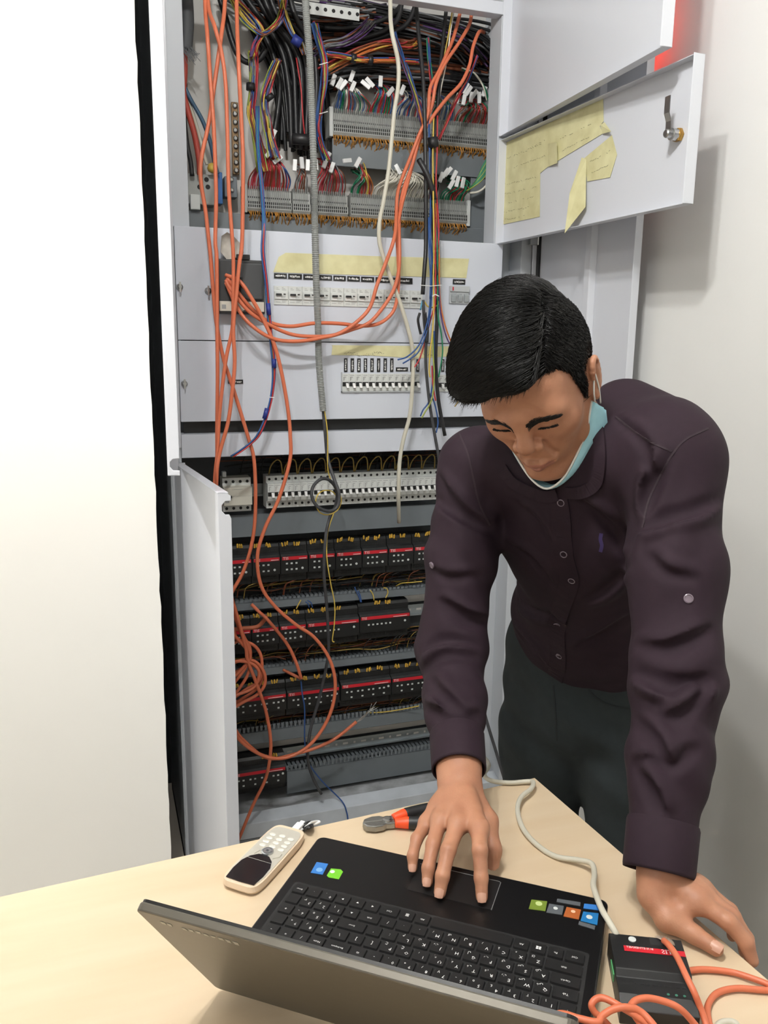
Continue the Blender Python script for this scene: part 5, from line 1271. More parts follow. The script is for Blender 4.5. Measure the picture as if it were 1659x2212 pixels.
# beige network lead from the cabinet to the gateway
tabcable('network_lead', [(1023, 1582, -.455), (1029, 1596, -.36), (1042, 1628, -.16), (1056, 1652, -.05), (1046, 1672, -.01), (1060, 1686, .0042), (1100, 1691, .0042), (1140, 1688, .006), (1152, 1690, .010), (1147, 1704, .012), (1126, 1722, .012), (1118, 1750, .010), (1130, 1790, .006), (1160, 1825, .0042), (1200, 1850, .0042), (1250, 1858, .010), (1278, 1866, .016), (1284, 1890, .020), (1282, 1915, .028), (1298, 1960, .036), (1315, 1990, .036), (1330, 2016, .030), (1334, 2024, .022)], .0036, M_BEIGE, 'beige network lead snaking over the desk to the gateway box')
tabcable('network_lead', [(1600, 2240, .0035), (1590, 2212, .0035), (1570, 2207, .0035), (1552, 2214, .0035), (1546, 2235, .0035)], .0034, M_BEIGE, 'beige lead loop at the desk\'s near right corner')
# dark cable behind the desk corner
cable('dark_cable', [(1005, 1380, 2.07), (1018, 1440, 2.05), (1036, 1500, 2.03), (1052, 1560, 2.0), (1072, 1625, 1.97), (1092, 1690, 1.94), (1112, 1745, 1.90), (1150, 1800, 1.86), (1200, 1822, 1.84)], 2.0, .0048, M_DGREYC, 'dark cable slanting across the right jamb behind the desk corner')
# ------------------------------------------------------------------ the man: distance fields meshed with surface nets
class Field:
    def __init__(s, lo, hi, h):
        s.lo = np.array(lo, np.float32); s.h = h
        s.n = np.ceil((np.array(hi) - np.array(lo)) / h).astype(int) + 1
        s.v = np.full(s.n, 1.0, np.float32)
        s.ax = [s.lo[i] + h * np.arange(s.n[i], dtype=np.float32) for i in range(3)]
    def sl(s, lo, hi, m):
        r = []
        for i in range(3):
            a = int(max(0, math.floor((lo[i] - m - s.lo[i]) / s.h))); b = int(min(s.n[i], math.ceil((hi[i] + m - s.lo[i]) / s.h) + 1))
            if b <= a: return None
            r.append(slice(a, b))
        return tuple(r)
    def pts(s, q):
        return s.ax[0][q[0]][:, None, None], s.ax[1][q[1]][None, :, None], s.ax[2][q[2]][None, None, :]
    def mix(s, q, d, k, op):
        a = s.v[q]
        if op == 'add':
            if k > 0:
                h = np.maximum(k - np.abs(a - d), 0) / k
                s.v[q] = np.minimum(a, d) - h * h * k * .25
            else: s.v[q] = np.minimum(a, d)
        else:
            d = -d
            if k > 0:
                h = np.maximum(k - np.abs(a - d), 0) / k
                s.v[q] = np.maximum(a, d) + h * h * k * .25
            else: s.v[q] = np.maximum(a, d)
    def cone(s, a, b, ra, rb, k=.01, op='add'):
        a = np.array(a, np.float32); b = np.array(b, np.float32); r = max(ra, rb)
        q = s.sl(np.minimum(a, b) - r, np.maximum(a, b) + r, k + .008)
        if q is None: return s
        X, Y, Z = s.pts(q); ba = b - a; L = float(ba @ ba) + 1e-12
        t = np.clip(((X - a[0]) * ba[0] + (Y - a[1]) * ba[1] + (Z - a[2]) * ba[2]) / L, 0, 1)
        d = np.sqrt((X - a[0] - t * ba[0]) ** 2 + (Y - a[1] - t * ba[1]) ** 2 + (Z - a[2] - t * ba[2]) ** 2) - (ra + (rb - ra) * t)
        s.mix(q, d, k, op); return s
    def chain(s, P, R, k=.01, op='add'):
        for i in range(len(P) - 1):
            s.cone(P[i], P[i + 1], R[i], R[i + 1], k, op)
        return s
    def ell(s, c, r, k=.01, op='add', M=None):
        c = np.array(c, np.float32); r = np.array(r, np.float32); m = float(r.max()) if M is not None else r
        q = s.sl(c - m, c + m, k + .008)
        if q is None: return s
        X, Y, Z = s.pts(q); X = X - c[0]; Y = Y - c[1]; Z = Z - c[2]
        if M is not None:
            M = np.array(M, np.float32)      # rows are the ellipsoid's axes
            X, Y, Z = [M[i, 0] * X + M[i, 1] * Y + M[i, 2] * Z for i in range(3)]
        k0 = np.sqrt((X / r[0]) ** 2 + (Y / r[1]) ** 2 + (Z / r[2]) ** 2)
        k1 = np.sqrt((X / r[0] ** 2) ** 2 + (Y / r[1] ** 2) ** 2 + (Z / r[2] ** 2) ** 2) + 1e-6
        s.mix(q, k0 * (k0 - 1) / k1, k, op); return s
    def mesh(s):
        v = s.v; I = v < 0
        cnt = np.zeros(tuple(s.n - 1), np.int8)
        for dx in (0, 1):
            for dy in (0, 1):
                for dz in (0, 1):
                    cnt += I[dx:s.n[0] - 1 + dx, dy:s.n[1] - 1 + dy, dz:s.n[2] - 1 + dz]
        act = (cnt > 0) & (cnt < 8)
        idx = np.argwhere(act); N = len(idx)
        cid = np.full(act.shape, -1, np.int64); cid[act] = np.arange(N)
        off = np.array([(a, b, c) for a in (0, 1) for b in (0, 1) for c in (0, 1)])
        V = np.stack([v[idx[:, 0] + o[0], idx[:, 1] + o[1], idx[:, 2] + o[2]] for o in off], 1)
        acc = np.zeros((N, 3)); num = np.zeros(N)
        for a in range(8):
            for b in range(a + 1, 8):
                if np.abs(off[a] - off[b]).sum() != 1: continue
                m = (V[:, a] < 0) != (V[:, b] < 0)
                t = V[m, a] / (V[m, a] - V[m, b])
                acc[m] += off[a] + t[:, None] * (off[b] - off[a]); num[m] += 1
        P = s.lo + s.h * (idx + acc / num[:, None])
        F = []
        for ax in range(3):
            o1, o2 = [(1, 2), (2, 0), (0, 1)][ax]
            lo = [slice(None)] * 3; hi = [slice(None)] * 3
            lo[ax] = slice(0, s.n[ax] - 1); hi[ax] = slice(1, s.n[ax])
            A, B = I[tuple(lo)], I[tuple(hi)]
            e = np.argwhere(A != B)
            e = e[(e[:, o1] > 0) & (e[:, o2] > 0) & (e[:, o1] < s.n[o1] - 1) & (e[:, o2] < s.n[o2] - 1)]
            ins = A[e[:, 0], e[:, 1], e[:, 2]]
            def cell(d1, d2):
                c = e.copy(); c[:, o1] -= d1; c[:, o2] -= d2
                return cid[c[:, 0], c[:, 1], c[:, 2]]
            q = np.stack([cell(1, 1), cell(0, 1), cell(0, 0), cell(1, 0)], 1)
            q[~ins] = q[~ins][:, ::-1]
            F.append(q)
        F = np.concatenate(F); F = F[(F >= 0).all(1)]
        return P, F
    def sample(s, p):
        g = np.clip(np.rint((p - s.lo) / s.h).astype(int), 1, s.n - 2)
        return s.v[g[:, 0], g[:, 1], g[:, 2]]
    def grad(s, p):
        g = np.clip(np.rint((p - s.lo) / s.h).astype(int), 2, s.n - 3); x, y, z = g.T
        G = np.stack([s.v[x + 2, y, z] - s.v[x - 2, y, z], s.v[x, y + 2, z] - s.v[x, y - 2, z], s.v[x, y, z + 2] - s.v[x, y, z - 2]], 1)
        return G / (np.linalg.norm(G, axis=1, keepdims=True) + 1e-9)
def np_mesh(name, P, F, mats, smooth=True, relax=1):
    P = np.asarray(P, float).copy(); F = np.asarray(F)
    for _ in range(relax):      # light smoothing over the quad net
        S = np.zeros_like(P); n = np.zeros(len(P))
        for a, b in ((0, 1), (1, 2), (2, 3), (3, 0)):
            np.add.at(S, F[:, a], P[F[:, b]]); np.add.at(n, F[:, a], 1)
            np.add.at(S, F[:, b], P[F[:, a]]); np.add.at(n, F[:, b], 1)
        P = P * .5 + .5 * S / np.maximum(n, 1)[:, None]
    me = bpy.data.meshes.new(name)
    me.vertices.add(len(P)); me.vertices.foreach_set('co', P.astype(np.float32).ravel())
    me.loops.add(F.size); me.loops.foreach_set('vertex_index', F.astype(np.int32).ravel())
    me.polygons.add(len(F)); me.polygons.foreach_set('loop_start', np.arange(0, F.size, F.shape[1], dtype=np.int32))
    me.polygons.foreach_set('use_smooth', np.ones(len(F), bool))
    for m in (mats if isinstance(mats, (list, tuple)) else [mats]): me.materials.append(m)
    me.update(calc_edges=True); me.validate()
    return me
def strands(paths, r0, r1, n=3):
    """(S, K, 3) paths to one mesh of thin tapering hairs"""
    S, K, _ = paths.shape
    T = np.gradient(paths, axis=1); T /= np.linalg.norm(T, axis=2, keepdims=True) + 1e-9
    up = np.tile(np.array([.3, .2, .93]), (S, K, 1))
    U = np.cross(T, up); U /= np.linalg.norm(U, axis=2, keepdims=True) + 1e-9
    W = np.cross(T, U); R = np.linspace(r0, r1, K)[None, :, None]
    V = np.stack([paths + R * (math.cos(2 * math.pi * k / n) * U + math.sin(2 * math.pi * k / n) * W) for k in range(n)], 2)
    ids = np.arange(S * K * n).reshape(S, K, n)
    a = ids[:, :-1]; b = ids[:, 1:]
    F = np.stack([a, np.roll(a, -1, 2), np.roll(b, -1, 2), b], -1).reshape(-1, 4)
    return V.reshape(-1, 3), F

def skin_mat():
    m = mat('skin', (178, 128, 100), 0.48, sss=0.12, bump=0.12, bscale=420, spec=0.4)
    nt = m.node_tree; b = nt.nodes['Principled BSDF']
    tc = nt.nodes.new('ShaderNodeTexCoord'); nz = nt.nodes.new('ShaderNodeTexNoise')
    nz.inputs['Scale'].default_value = 38; nz.inputs['Detail'].default_value = 6
    rp = nt.nodes.new('ShaderNodeValToRGB')
    rp.color_ramp.elements[0].position = .3; rp.color_ramp.elements[0].color = lin((168, 117, 91))
    rp.color_ramp.elements[1].position = .7; rp.color_ramp.elements[1].color = lin((184, 133, 104))
    nt.links.new(tc.outputs['Object'], nz.inputs[0]); nt.links.new(nz.outputs[0], rp.inputs[0]); nt.links.new(rp.outputs[0], b.inputs['Base Color'])
    return m
M_SKIN = skin_mat()
M_LIP = mat('lips', (164, 108, 90), 0.42, sss=0.1)
M_NAIL = mat('fingernail', (196, 150, 128), 0.4)
M_HAIR = mat('black_hair', (13, 12, 12), 0.42, spec=0.4)
M_SCALP = mat('hair_mass', (11, 10, 10), 0.9, spec=0.1)
M_SHIRT = mat('shirt_cotton', (38, 25, 34), 0.8, var=0.06, scale=90, bump=0.25, bscale=28, spec=0.25)
M_TROUS = mat('trouser_denim', (31, 39, 42), 0.85, var=0.12, scale=70, bump=0.3, bscale=45)
M_MASK = mat('mask_blue', (168, 220, 234), 0.8, var=0.05, scale=60, bump=0.2, bscale=300)
M_MASKW = mat('mask_white', (232, 234, 230), 0.8)
HC = np.array([0.6000, 1.0583, 1.3642])
HM = np.array([[-0.652, -0.5058, -0.5645], [0.7479, -0.5512, -0.369], [-0.124, -0.663, 0.738]])
def h2w(p): return np.asarray(p) @ HM.T + HC
def w2h(p): return (np.asarray(p) - HC) @ HM
# joints
SHR, ELR, WRR = np.array([.583, 1.238, 1.226]), np.array([.519, 1.153, .947]), np.array([.445, .948, .836])
SHL = atD(1456, 1003, 1.175); ELL = atD(1462, 1470, 1.095); WRL = np.array([.613, .735, .803])
PEL, CHE = np.array([.866, 1.284, .865]), np.array([.758, 1.166, 1.105])
NECK = np.array([.722, 1.142, 1.272])
man = thing('person', 'man in a dark plum shirt leaning on the desk, blue mask under his chin', 'person', (.90, 1.33, 0.0))

# ---- head and neck
nb = w2h(NECK)
H = Field((-.105, -.16, -.20), (.105, .135, .145), .0016)
H.ell((0, -.018, .040), (.075, .094, .082), .0)
H.ell((0, .028, .042), (.0625, .058, .057), .032)
H.ell((0, .028, -.020), (.0615, .059, .081), .030)
for sx in (-1, 1):
    H.chain([(sx * .055, -.006, -.028), (sx * .046, .018, -.068), (sx * .017, .066, -.095)], [.017, .016, .015], .02)
    H.ell((sx * .041, .053, -.008), (.021, .021, .018), .028)
H.ell((0, .070, -.093), (.022, .018, .017), .014)
H.ell((0, .058, -.046), (.036, .032, .036), .018)
for sx in (-1, 1):
    H.cone((sx * .010, .0845, .0250), (sx * .043, .067, .0250), .0095, .0100, .022)
for sx in (-1, 1):
    H.ell((sx * .033, .100, .0125), (.019, .017, .0105), .008, 'sub')
    H.ell((sx * .033, .0715, .013), (.0145, .0145, .0115), .004)
    H.cone((sx * .020, .081, .0060), (sx * .046, .074, .0070), .0016, .0012, .004, 'sub')
H.cone((0, .085, .022), (0, .101, -.008), .0075, .0105, .010)
H.ell((0, .1015, -.0135), (.0128, .0115, .011), .006)
for sx in (-1, 1):
    H.ell((sx * .0152, .092, -.0195), (.0080, .010, .0080), .005)
    H.ell((sx * .0070, .099, -.0265), (.0036, .006, .004), .003, 'sub')
    H.cone((sx * .020, .088, -.021), (sx * .028, .079, -.050), .003, .002, .008, 'sub')
H.chain([(-.023, .0815, -.0605), (-.008, .0925, -.0555), (0, .0930, -.0565), (.008, .0925, -.0555), (.023, .0815, -.0605)], [.003, .0055, .0055, .0055, .003], .006)
H.chain([(-.021, .0815, -.063), (0, .0905, -.0675), (.021, .0815, -.063)], [.003, .0068, .003], .006)
H.chain([(-.025, .084, -.0615), (-.010, .0965, -.0605), (0, .0975, -.0615), (.010, .0965, -.0605), (.025, .084, -.0615)], [.0012, .0016, .0016, .0016, .0012], .0025, 'sub')
H.ell((0, .100, -.079), (.018, .009, .006), .010, 'sub')
EAR = []
for sx in (-1, 1):
    cx, cy, cz = sx * .0765, -.010, .004
    Mx = np.array([[.94, -.34 * sx * -1, 0], [.34 * sx * -1, .94, 0], [0, 0, 1.0]])
    H.ell((cx, cy, cz), (.0075, .019, .030), .006, 'add', Mx)
    ring = []
    for k in range(13):
        a = math.radians(-70 + k * 20)
        ring.append((cx + sx * (.0055 + .003 * math.sin(a)), cy - .0165 * math.cos(a) * (1 if k < 9 else .8) - .001, cz + .0275 * math.sin(a) + .002))
    H.chain(ring, [.0036] * 13, .003)
    H.ell((cx + sx * .009, cy + .003, cz + .002), (.0055, .0095, .014), .004, 'sub')
    H.ell((cx + sx * .007, cy - .004, cz + .017), (.004, .007, .007), .004, 'sub')
    H.ell((cx + sx * .001, cy + .006, cz - .027), (.005, .008, .009), .005)
H.cone((0, -.028, -.035), nb * .55 + np.array([0, .0, -.01]), .054, .055, .02)
H.cone(nb * .55 + np.array([0, 0, -.01]), nb, .055, .066, .02)
hp, hf = H.mesh()
# ---- hands
def finger(Fd, P, R, k=.004):
    Fd.chain(P, R, k)
RH = Field((.325, .745, .765), (.505, 1.06, .90), .0014)
RI = [(.426, .846, .831), (.4105, .811, .8255), (.405, .794, .801), (.401, .7825, .7845)]
RM = [(.406, .866, .829), (.379, .834, .8175), (.3635, .814, .799), (.357, .8055, .7845)]
RR = [(.391, .889, .823), (.369, .858, .813), (.3545, .837, .796), (.350, .8285, .7845)]
RP = [(.381, .906, .812), (.358, .885, .806), (.346, .868, .795), (.343, .860, .7845)]
for F_, r in ((RI, (.0108, .0092, .0082, .0072)), (RM, (.0108, .0094, .0084, .0073)), (RR, (.0103, .0088, .0078, .0068)), (RP, (.0092, .0076, .0068, .006))):
    finger(RH, F_, r)
wr = np.array(WRR)
for F_, r in ((RI, .0135), (RM, .0135), (RR, .013), (RP, .012)):
    RH.cone(wr + (np.array(F_[0]) - wr) * .12, F_[0], .0175, r - .0015, .010)
RH.ell(wr * .45 + np.array((.404, .878, .812)) * .55, (.028, .034, .014), .012, 'add', np.array([[.62, .78, 0], [-.78, .62, 0], [0, 0, 1]]) @ np.eye(3))
RT = [(.455, .925, .822), (.462, .893, .806), (.4575, .868, .780), (.451, .854, .7605)]
RH.chain(RT, [.016, .0125, .0108, .0085], .009)
RH.cone(wr, wr + (np.array(ELR) - wr) * .13, .0255, .0265, .012)
RH.cone(wr + (np.array(ELR) - wr) * .1, wr + (np.array(ELR) - wr) * .45, .0265, .032, .012)
lft = np.array([-.72, .69, 0])
for s_ in (-1, 1):
    RH.cone(wr + lft * .009 * s_, wr + (np.array(ELR) - wr) * .3 + lft * .009 * s_, .019, .022, .014)
rp_, rf_ = RH.mesh()
LH = Field((.555, .585, .690), (.715, .860, .905), .0014)
LT = [(.598, .722, .784), (.5985, .696, .7700), (.617, .671, .7645), (.6285, .6485, .7605)]
LI = [(.635, .690, .790), (.654, .660, .780), (.6670, .644, .762), (.6700, .636, .744)]
LM = [(.646, .698, .792), (.6665, .668, .778), (.6765, .654, .757), (.678, .646, .737)]
LR = [(.655, .708, .790), (.676, .682, .773), (.685, .668, .751), (.684, .661, .732)]
LP = [(.660, .720, .786), (.678, .699, .770), (.686, .688, .752), (.684, .682, .737)]
wl = np.array(WRL)
for F_, r in ((LT, (.0165, .0130, .0105, .0086)), (LI, (.0112, .0098, .0086, .0075)), (LM, (.0110, .0096, .0084, .0073)), (LR, (.0104, .009, .008, .007)), (LP, (.0094, .008, .007, .0062))):
    finger(LH, F_, r)
for F_, r in ((LI, .0125), (LM, .0125), (LR, .012), (LP, .011)):
    LH.cone(wl + (np.array(F_[0]) - wl) * .1, F_[0], .017, r - .001, .010)
LH.cone(wl, LT[0], .019, .0165, .012)
LH.cone(LT[1], LI[0], .010, .010, .012)
eld = np.array(ELL) - wl
for s_ in (-1, 1):
    of = np.array([.86, .5, 0]) * .008 * s_
    LH.cone(wl + of, wl + eld * .45 + of, .0205, .026, .014)
lp_, lf_ = LH.mesh()
# ---- hidden arms and trunk close the figure under the clothes
BD = Field((.36, .62, .74), (1.14, 1.50, 1.40), .008)
BD.chain([wr + (np.array(ELR) - wr) * .22, ELR, SHR], [.027, .034, .040], .03).chain([wl + eld * .22, ELL, SHL], [.027, .035, .042], .03)
BD.chain([NECK, CHE, PEL], [.055, .085, .07], .05).cone(SHR, SHL, .036, .036, .03)
bp_, bf_ = BD.mesh()
# cut the pieces open inside the sleeves and the collar and bridge the cuts, so the body is one skin
hpw = h2w(hp)
def beyond(P, F, c, d, r):
    ct = P[F].mean(1) - c
    return ((ct @ d) > 0) & (np.linalg.norm(ct, axis=1) < r)
JN = []
dR = (ELR - WRR) / np.linalg.norm(ELR - WRR); dL = (ELL - WRL) / np.linalg.norm(ELL - WRL); dN = NECK - h2w((0, -.03, -.04)); dN /= np.linalg.norm(dN)
cA, cB = WRR + dR * .075, WRR + dR * .105
rf_ = rf_[~beyond(rp_, rf_, cA, dR, .2)]; bf_ = bf_[~beyond(bp_, bf_, cB, -dR, .2)]; JN.append((cA, cB))
cA, cB = WRL + dL * .070, WRL + dL * .100
lf_ = lf_[~beyond(lp_, lf_, cA, dL, .2)]; bf_ = bf_[~beyond(bp_, bf_, cB, -dL, .2)]; JN.append((cA, cB))
cA, cB = NECK - dN * .030, NECK - dN * .006
hkeep = ~beyond(hpw, hf, cA, dN, .2); hf = hf[hkeep]; bf_ = bf_[~beyond(bp_, bf_, cB, -dN, .13)]; JN.append((cA, cB))
P_ = [hpw, rp_, lp_, bp_]; F_ = []; n0 = 0
for p, f in zip(P_, (hf, rf_, lf_, bf_)):
    F_.append(f + n0); n0 += len(p)
hp_local = hp
body_me = np_mesh('body', np.concatenate(P_), np.concatenate(F_), [M_SKIN, M_LIP])
# lips take their own colour
ctr = hp_local[hf].mean(1)
lipm = (ctr[:, 1] > .080) & (np.abs(ctr[:, 0]) < .0235) & (((ctr[:, 2] + .0615) / np.where(ctr[:, 2] > -.0615, .0088, .0115)) ** 2 + (ctr[:, 0] / .0245) ** 2 < 1)
mi = np.zeros(len(body_me.polygons), np.int32); mi[:len(hf)][lipm] = 1
body_me.polygons.foreach_set('material_index', mi)
bm = bmesh.new(); bm.from_mesh(body_me)
bmesh.ops.delete(bm, geom=[v for v in bm.verts if not v.link_faces], context='VERTS')
be = [e for e in bm.edges if e.is_boundary]
for cA, cB in JN:
    near = [e for e in be if e.is_valid and (e.verts[0].co - Vector((cA + cB) / 2)).length < .13]
    seen, loops = set(), []
    for e in near:
        if e in seen: continue
        comp, st_ = [], [e]; seen.add(e); ok = set(near)
        while st_:
            x = st_.pop(); comp.append(x)
            for v in x.verts:
                for y_ in v.link_edges:
                    if y_ in ok and y_ not in seen: seen.add(y_); st_.append(y_)
        loops.append(comp)
    loops.sort(key=len, reverse=True)
    if len(loops) >= 2:
        try:
            bmesh.ops.bridge_loops(bm, edges=loops[0] + loops[1])
        except Exception as ex:
            pass
for f in bm.faces: f.smooth = True
bm.to_mesh(body_me); bm.free(); body_me.update()
def mpart(name, me, m=None):
    o = link(name, me); world_parent(o, man); return o
mpart('body', body_me)
def surf_y(x, z, d=.0):
    """front surface of the face at (x, z) in head coordinates"""
    ix = np.clip(np.rint((x - H.lo[0]) / H.h).astype(int), 0, H.n[0] - 1); iz = np.clip(np.rint((z - H.lo[2]) / H.h).astype(int), 0, H.n[2] - 1)
    col = H.v[ix, :, iz] < 0
    j = H.n[1] - 1 - np.argmax(col[:, ::-1], 1)
    return H.ax[1][j] + d
# ---- eyebrows and lashes
for sx in (-1, 1):
    S = 900; t = rng.random(S); w = rng.normal(0, 1, S) * .45
    bx = sx * (.010 + .038 * t); bz = .0195 + .0070 * np.sin(np.minimum(t * 1.25, 1) * 1.7) * (1 - .65 * t) + w * .0062 * (1.15 - .75 * t)
    pth = []
    for k in range(4):
        q = k / 3
        x = bx + sx * q * .0085; z = bz + q * (.0038 * (1 - 1.5 * t))
        y = surf_y(x, z, .0006 + .0008 * math.sin(q * 3))
        pth.append(np.stack([x, y, z], 1))
    P, F = strands(np.stack(pth, 1), .00042, .00012)
    mpart('eyebrow', np_mesh('eyebrow', h2w(P), F, M_HAIR, relax=0))
    S = 420; t = rng.random(S); ex = sx * (.0200 + .026 * t); ez = .0066 + t * .0010 + rng.normal(0, .0005, S)
    pth = []
    for k in range(4):
        q = k / 3
        x = ex + sx * q * .0015 * (t * 2 - .4); z = ez - q * .0016
        y = surf_y(ex, ez, .0006) + q * .0016
        pth.append(np.stack([x, y, z], 1))
    P, F = strands(np.stack(pth, 1), .00030, .00012)
    mpart('eyelashes', np_mesh('eyelashes', h2w(P), F, M_HAIR, relax=0))
# ---- hair
HF = Field((-.12, -.14, -.09), (.125, .145, .185), .002)
HF.ell((0, -.020, .045), (.0785, .098, .0845), 0)
HF.ell((0, .022, .046), (.0665, .062, .058), .015)
HF.ell((.010, -.010, .104), (.068, .084, .054), .02)
HF.ell((.012, .050, .100), (.058, .046, .034), .018)
HF.ell((.050, .046, .086), (.038, .044, .036), .014)
HF.ell((.056, .014, .098), (.028, .055, .036), .02)
HF.ell((.048, .076, .090), (.030, .024, .018), .012)
HF.ell((.004, .080, .094), (.042, .018, .014), .012)
HF.chain([(-.038, .088, .078), (-.047, .056, .103), (-.048, .015, .124), (-.040, -.03, .136)], [.004, .004, .003, .002], .012, 'sub')
X, Y, Z = HF.pts((slice(None),) * 3)
gp = np.stack(np.broadcast_arrays(X, Y, Z), -1).reshape(-1, 3)
sk = H.sample(gp).reshape(HF.v.shape)
ear = (np.abs(X) > .068) & (Z < .045) & (Y < .016)
HF.v = np.where(ear, HF.v, np.minimum(HF.v, sk - .0045)).astype(np.float32)      # never thinner than a short crop over the scalp
ph = np.degrees(np.abs(np.arctan2(X, Y)))
zm = np.interp(ph, [0, 18, 32, 40, 50, 60, 66, 74, 80, 88, 100, 112, 135, 180], [.081, .080, .079, .078, .074, .058, .024, -.004, -.014, .022, .032, -.020, -.055, -.065]).astype(np.float32)
zm = zm - .010 * ((X > .03) & (ph < 50))
cut = (zm - Z) * .8
hh = np.maximum(.008 - np.abs(HF.v - cut), 0) / .008
HF.v = np.maximum(HF.v, cut) + hh * hh * .008 * .25
hpv, hfv = HF.mesh()
hair = mpart('hair', np_mesh('hair', h2w(hpv), hfv, M_SCALP, relax=2))
def grow(roots, dirf, L, K=8, lift=.0022):
    p = roots.copy(); path_ = []
    amp = rng.uniform(.3, 1.3, len(p))[:, None]
    for k in range(K):
        g = HF.grad(p); d = HF.sample(p)[:, None]
        p = p - g * np.clip(d, -.01, .02)
        q = k / (K - 1)
        path_.append(p + g * (lift * amp * math.sin(q * 2.6) + .0006))
        t = dirf(p); t = t - g * (t * g).sum(1, keepdims=True); t /= np.linalg.norm(t, axis=1, keepdims=True) + 1e-9
        p = p + t * (L[:, None] / (K - 1))
    return np.stack(path_, 1)
sel = hpv[rng.integers(0, len(hpv), 60000)]
az = np.degrees(np.abs(np.arctan2(sel[:, 0], sel[:, 1])))
top = sel[(sel[:, 2] > .062) & (sel[:, 0] > -.047) & (sel[:, 1] > -.09)][:9000]
def topdir(p):
    wv = np.stack([np.full(len(p), 1.0), .30 + .35 * np.sin(p[:, 1] * 60) * .3 + np.clip((p[:, 1]) * 4, -.5, .5), -.1 + 0 * p[:, 0]], 1)
    return wv + rng.normal(0, .06, (len(p), 3))
P1_ = grow(top, topdir, rng.uniform(.030, .060, len(top)), lift=.0034)
P, F = strands(P1_, .00055, .00016)
mpart('hair_strands', np_mesh('hair_strands', h2w(P), F, M_HAIR, relax=0))
side = sel[(sel[:, 2] < .085) | (sel[:, 0] < -.046)][:12000]
def sidedir(p):
    return np.stack([.0 * p[:, 0], -.25 + 0 * p[:, 0], -1 + 0 * p[:, 0]], 1) + rng.normal(0, .15, (len(p), 3))
P2_ = grow(side, sidedir, rng.uniform(.008, .015, len(side)), K=4, lift=.0012)
P, F = strands(P2_, .0004, .00015)
mpart('hair_strands', np_mesh('hair_strands', h2w(P), F, M_HAIR, relax=0))
fr_ = hpv[(hpv[:, 1] > .045) & (hpv[:, 2] < .094) & (hpv[:, 2] > .06)]
fr_ = fr_[rng.integers(0, len(fr_), 900)]
P3_ = []
p = fr_.copy(); dd = np.stack([.55 + rng.normal(0, .2, 900), .35 + rng.normal(0, .2, 900), -.55 + rng.normal(0, .25, 900)], 1)
for k in range(5):
    P3_.append(p + dd * (.014 * k / 4)); 
P, F = strands(np.stack(P3_, 1), .0006, .0001)
mpart('fringe', np_mesh('fringe', h2w(P), F, M_HAIR, relax=0))

# ---- shirt
lf = (SHL - SHR) / np.linalg.norm(SHL - SHR)
sp_ = (CHE - PEL) / np.linalg.norm(CHE - PEL)
lf = lf - sp_ * (lf @ sp_); lf /= np.linalg.norm(lf)
dp_ = np.cross(lf, sp_)            # across the body, front to back
TM = np.stack([lf, dp_, sp_])
ST = Field((.42, .70, .78), (1.10, 1.48, 1.42), .004)
ST.ell(CHE + sp_ * .03 + lf * .012, (.158, .118, .165), 0, 'add', TM)
ST.ell(CHE - sp_ * .12 + lf * .030, (.126, .112, .20), .05, 'add', TM)
ST.cone(SHR + lf * .03, SHL, .054, .060, .05)
ST.cone(atD(1350, 908, 1.32), atD(1436, 948, 1.23), .066, .062, .06)
ST.ell(PEL + sp_ * .07 + lf * .008, (.152, .118, .17), .05, 'add', TM)
ST.cone(SHR + np.array([.02, -.005, .008]), NECK + np.array([0, 0, -.03]), .052, .062, .05)
ST.cone(SHL + np.array([-.015, .015, .015]), NECK + np.array([0, 0, -.03]), .060, .062, .05)
def sleeve(a, b, c, R, tt):
    a, b, c = map(np.array, (a, b, c))
    m1 = a + (b - a) * .5; m2 = b + (c - b) * .45; e = b + (c - b) * tt
    ST.chain([a, m1, b, m2, e], R, .03)
    return e
cR = sleeve(SHR, ELR, WRR, [.054, .053, .052, .042, .036], .80)
cL = sleeve(SHL, ELL, WRL, [.063, .061, .056, .047, .039], .88)
# folds: rings on the sleeves near the elbows and armpits, drapes on the trunk
X, Y, Z = ST.pts((slice(None),) * 3)
def fold(c, ax, R, amp, freq, ph, tw):
    ax = np.array(ax) / np.linalg.norm(ax)
    dx, dy, dz = X - c[0], Y - c[1], Z - c[2]
    t = dx * ax[0] + dy * ax[1] + dz * ax[2]
    a2 = np.cross(ax, (0.3, .8, .52)); a2 /= np.linalg.norm(a2)
    s2 = dx * a2[0] + dy * a2[1] + dz * a2[2]
    w = np.exp(-(dx * dx + dy * dy + dz * dz) / (R * R))
    ST.v += (amp * w * np.sin(freq * (t + tw * s2) + ph + 9 * s2)).astype(np.float32)
fold(ELL, ELL - SHL, .085, 0.0027, 108, .4, .55); fold(ELL + (WRL - ELL) * .4, WRL - ELL, .07, 0.0024, 122, 1.0, -.6)
fold(ELR, ELR - SHR, .08, 0.0024, 108, 1.4, -.5); fold(ELR + (WRR - ELR) * .55, WRR - ELR, .07, 0.0021, 122, .2, .6)
fold(SHL + (ELL - SHL) * .4, (ELL - SHL) + lf * .2, .09, .0035, 95, .8, .9); fold(SHR + (ELR - SHR) * .35, ELR - SHR, .09, .0035, 100, 2.0, -.8)
fold(CHE - sp_ * .16, sp_ + lf * .5, .13, .0035, 85, 0, .4); fold(PEL + sp_ * .1, sp_ - lf * .6, .13, .0035, 90, 1, .3)
fold(SHL - lf * .07 - sp_ * .07, sp_ + lf * .9, .08, .004, 110, 2.2, .1); fold(SHR + lf * .07 - sp_ * .06, sp_ - lf * .9, .08, .004, 110, .9, .1)
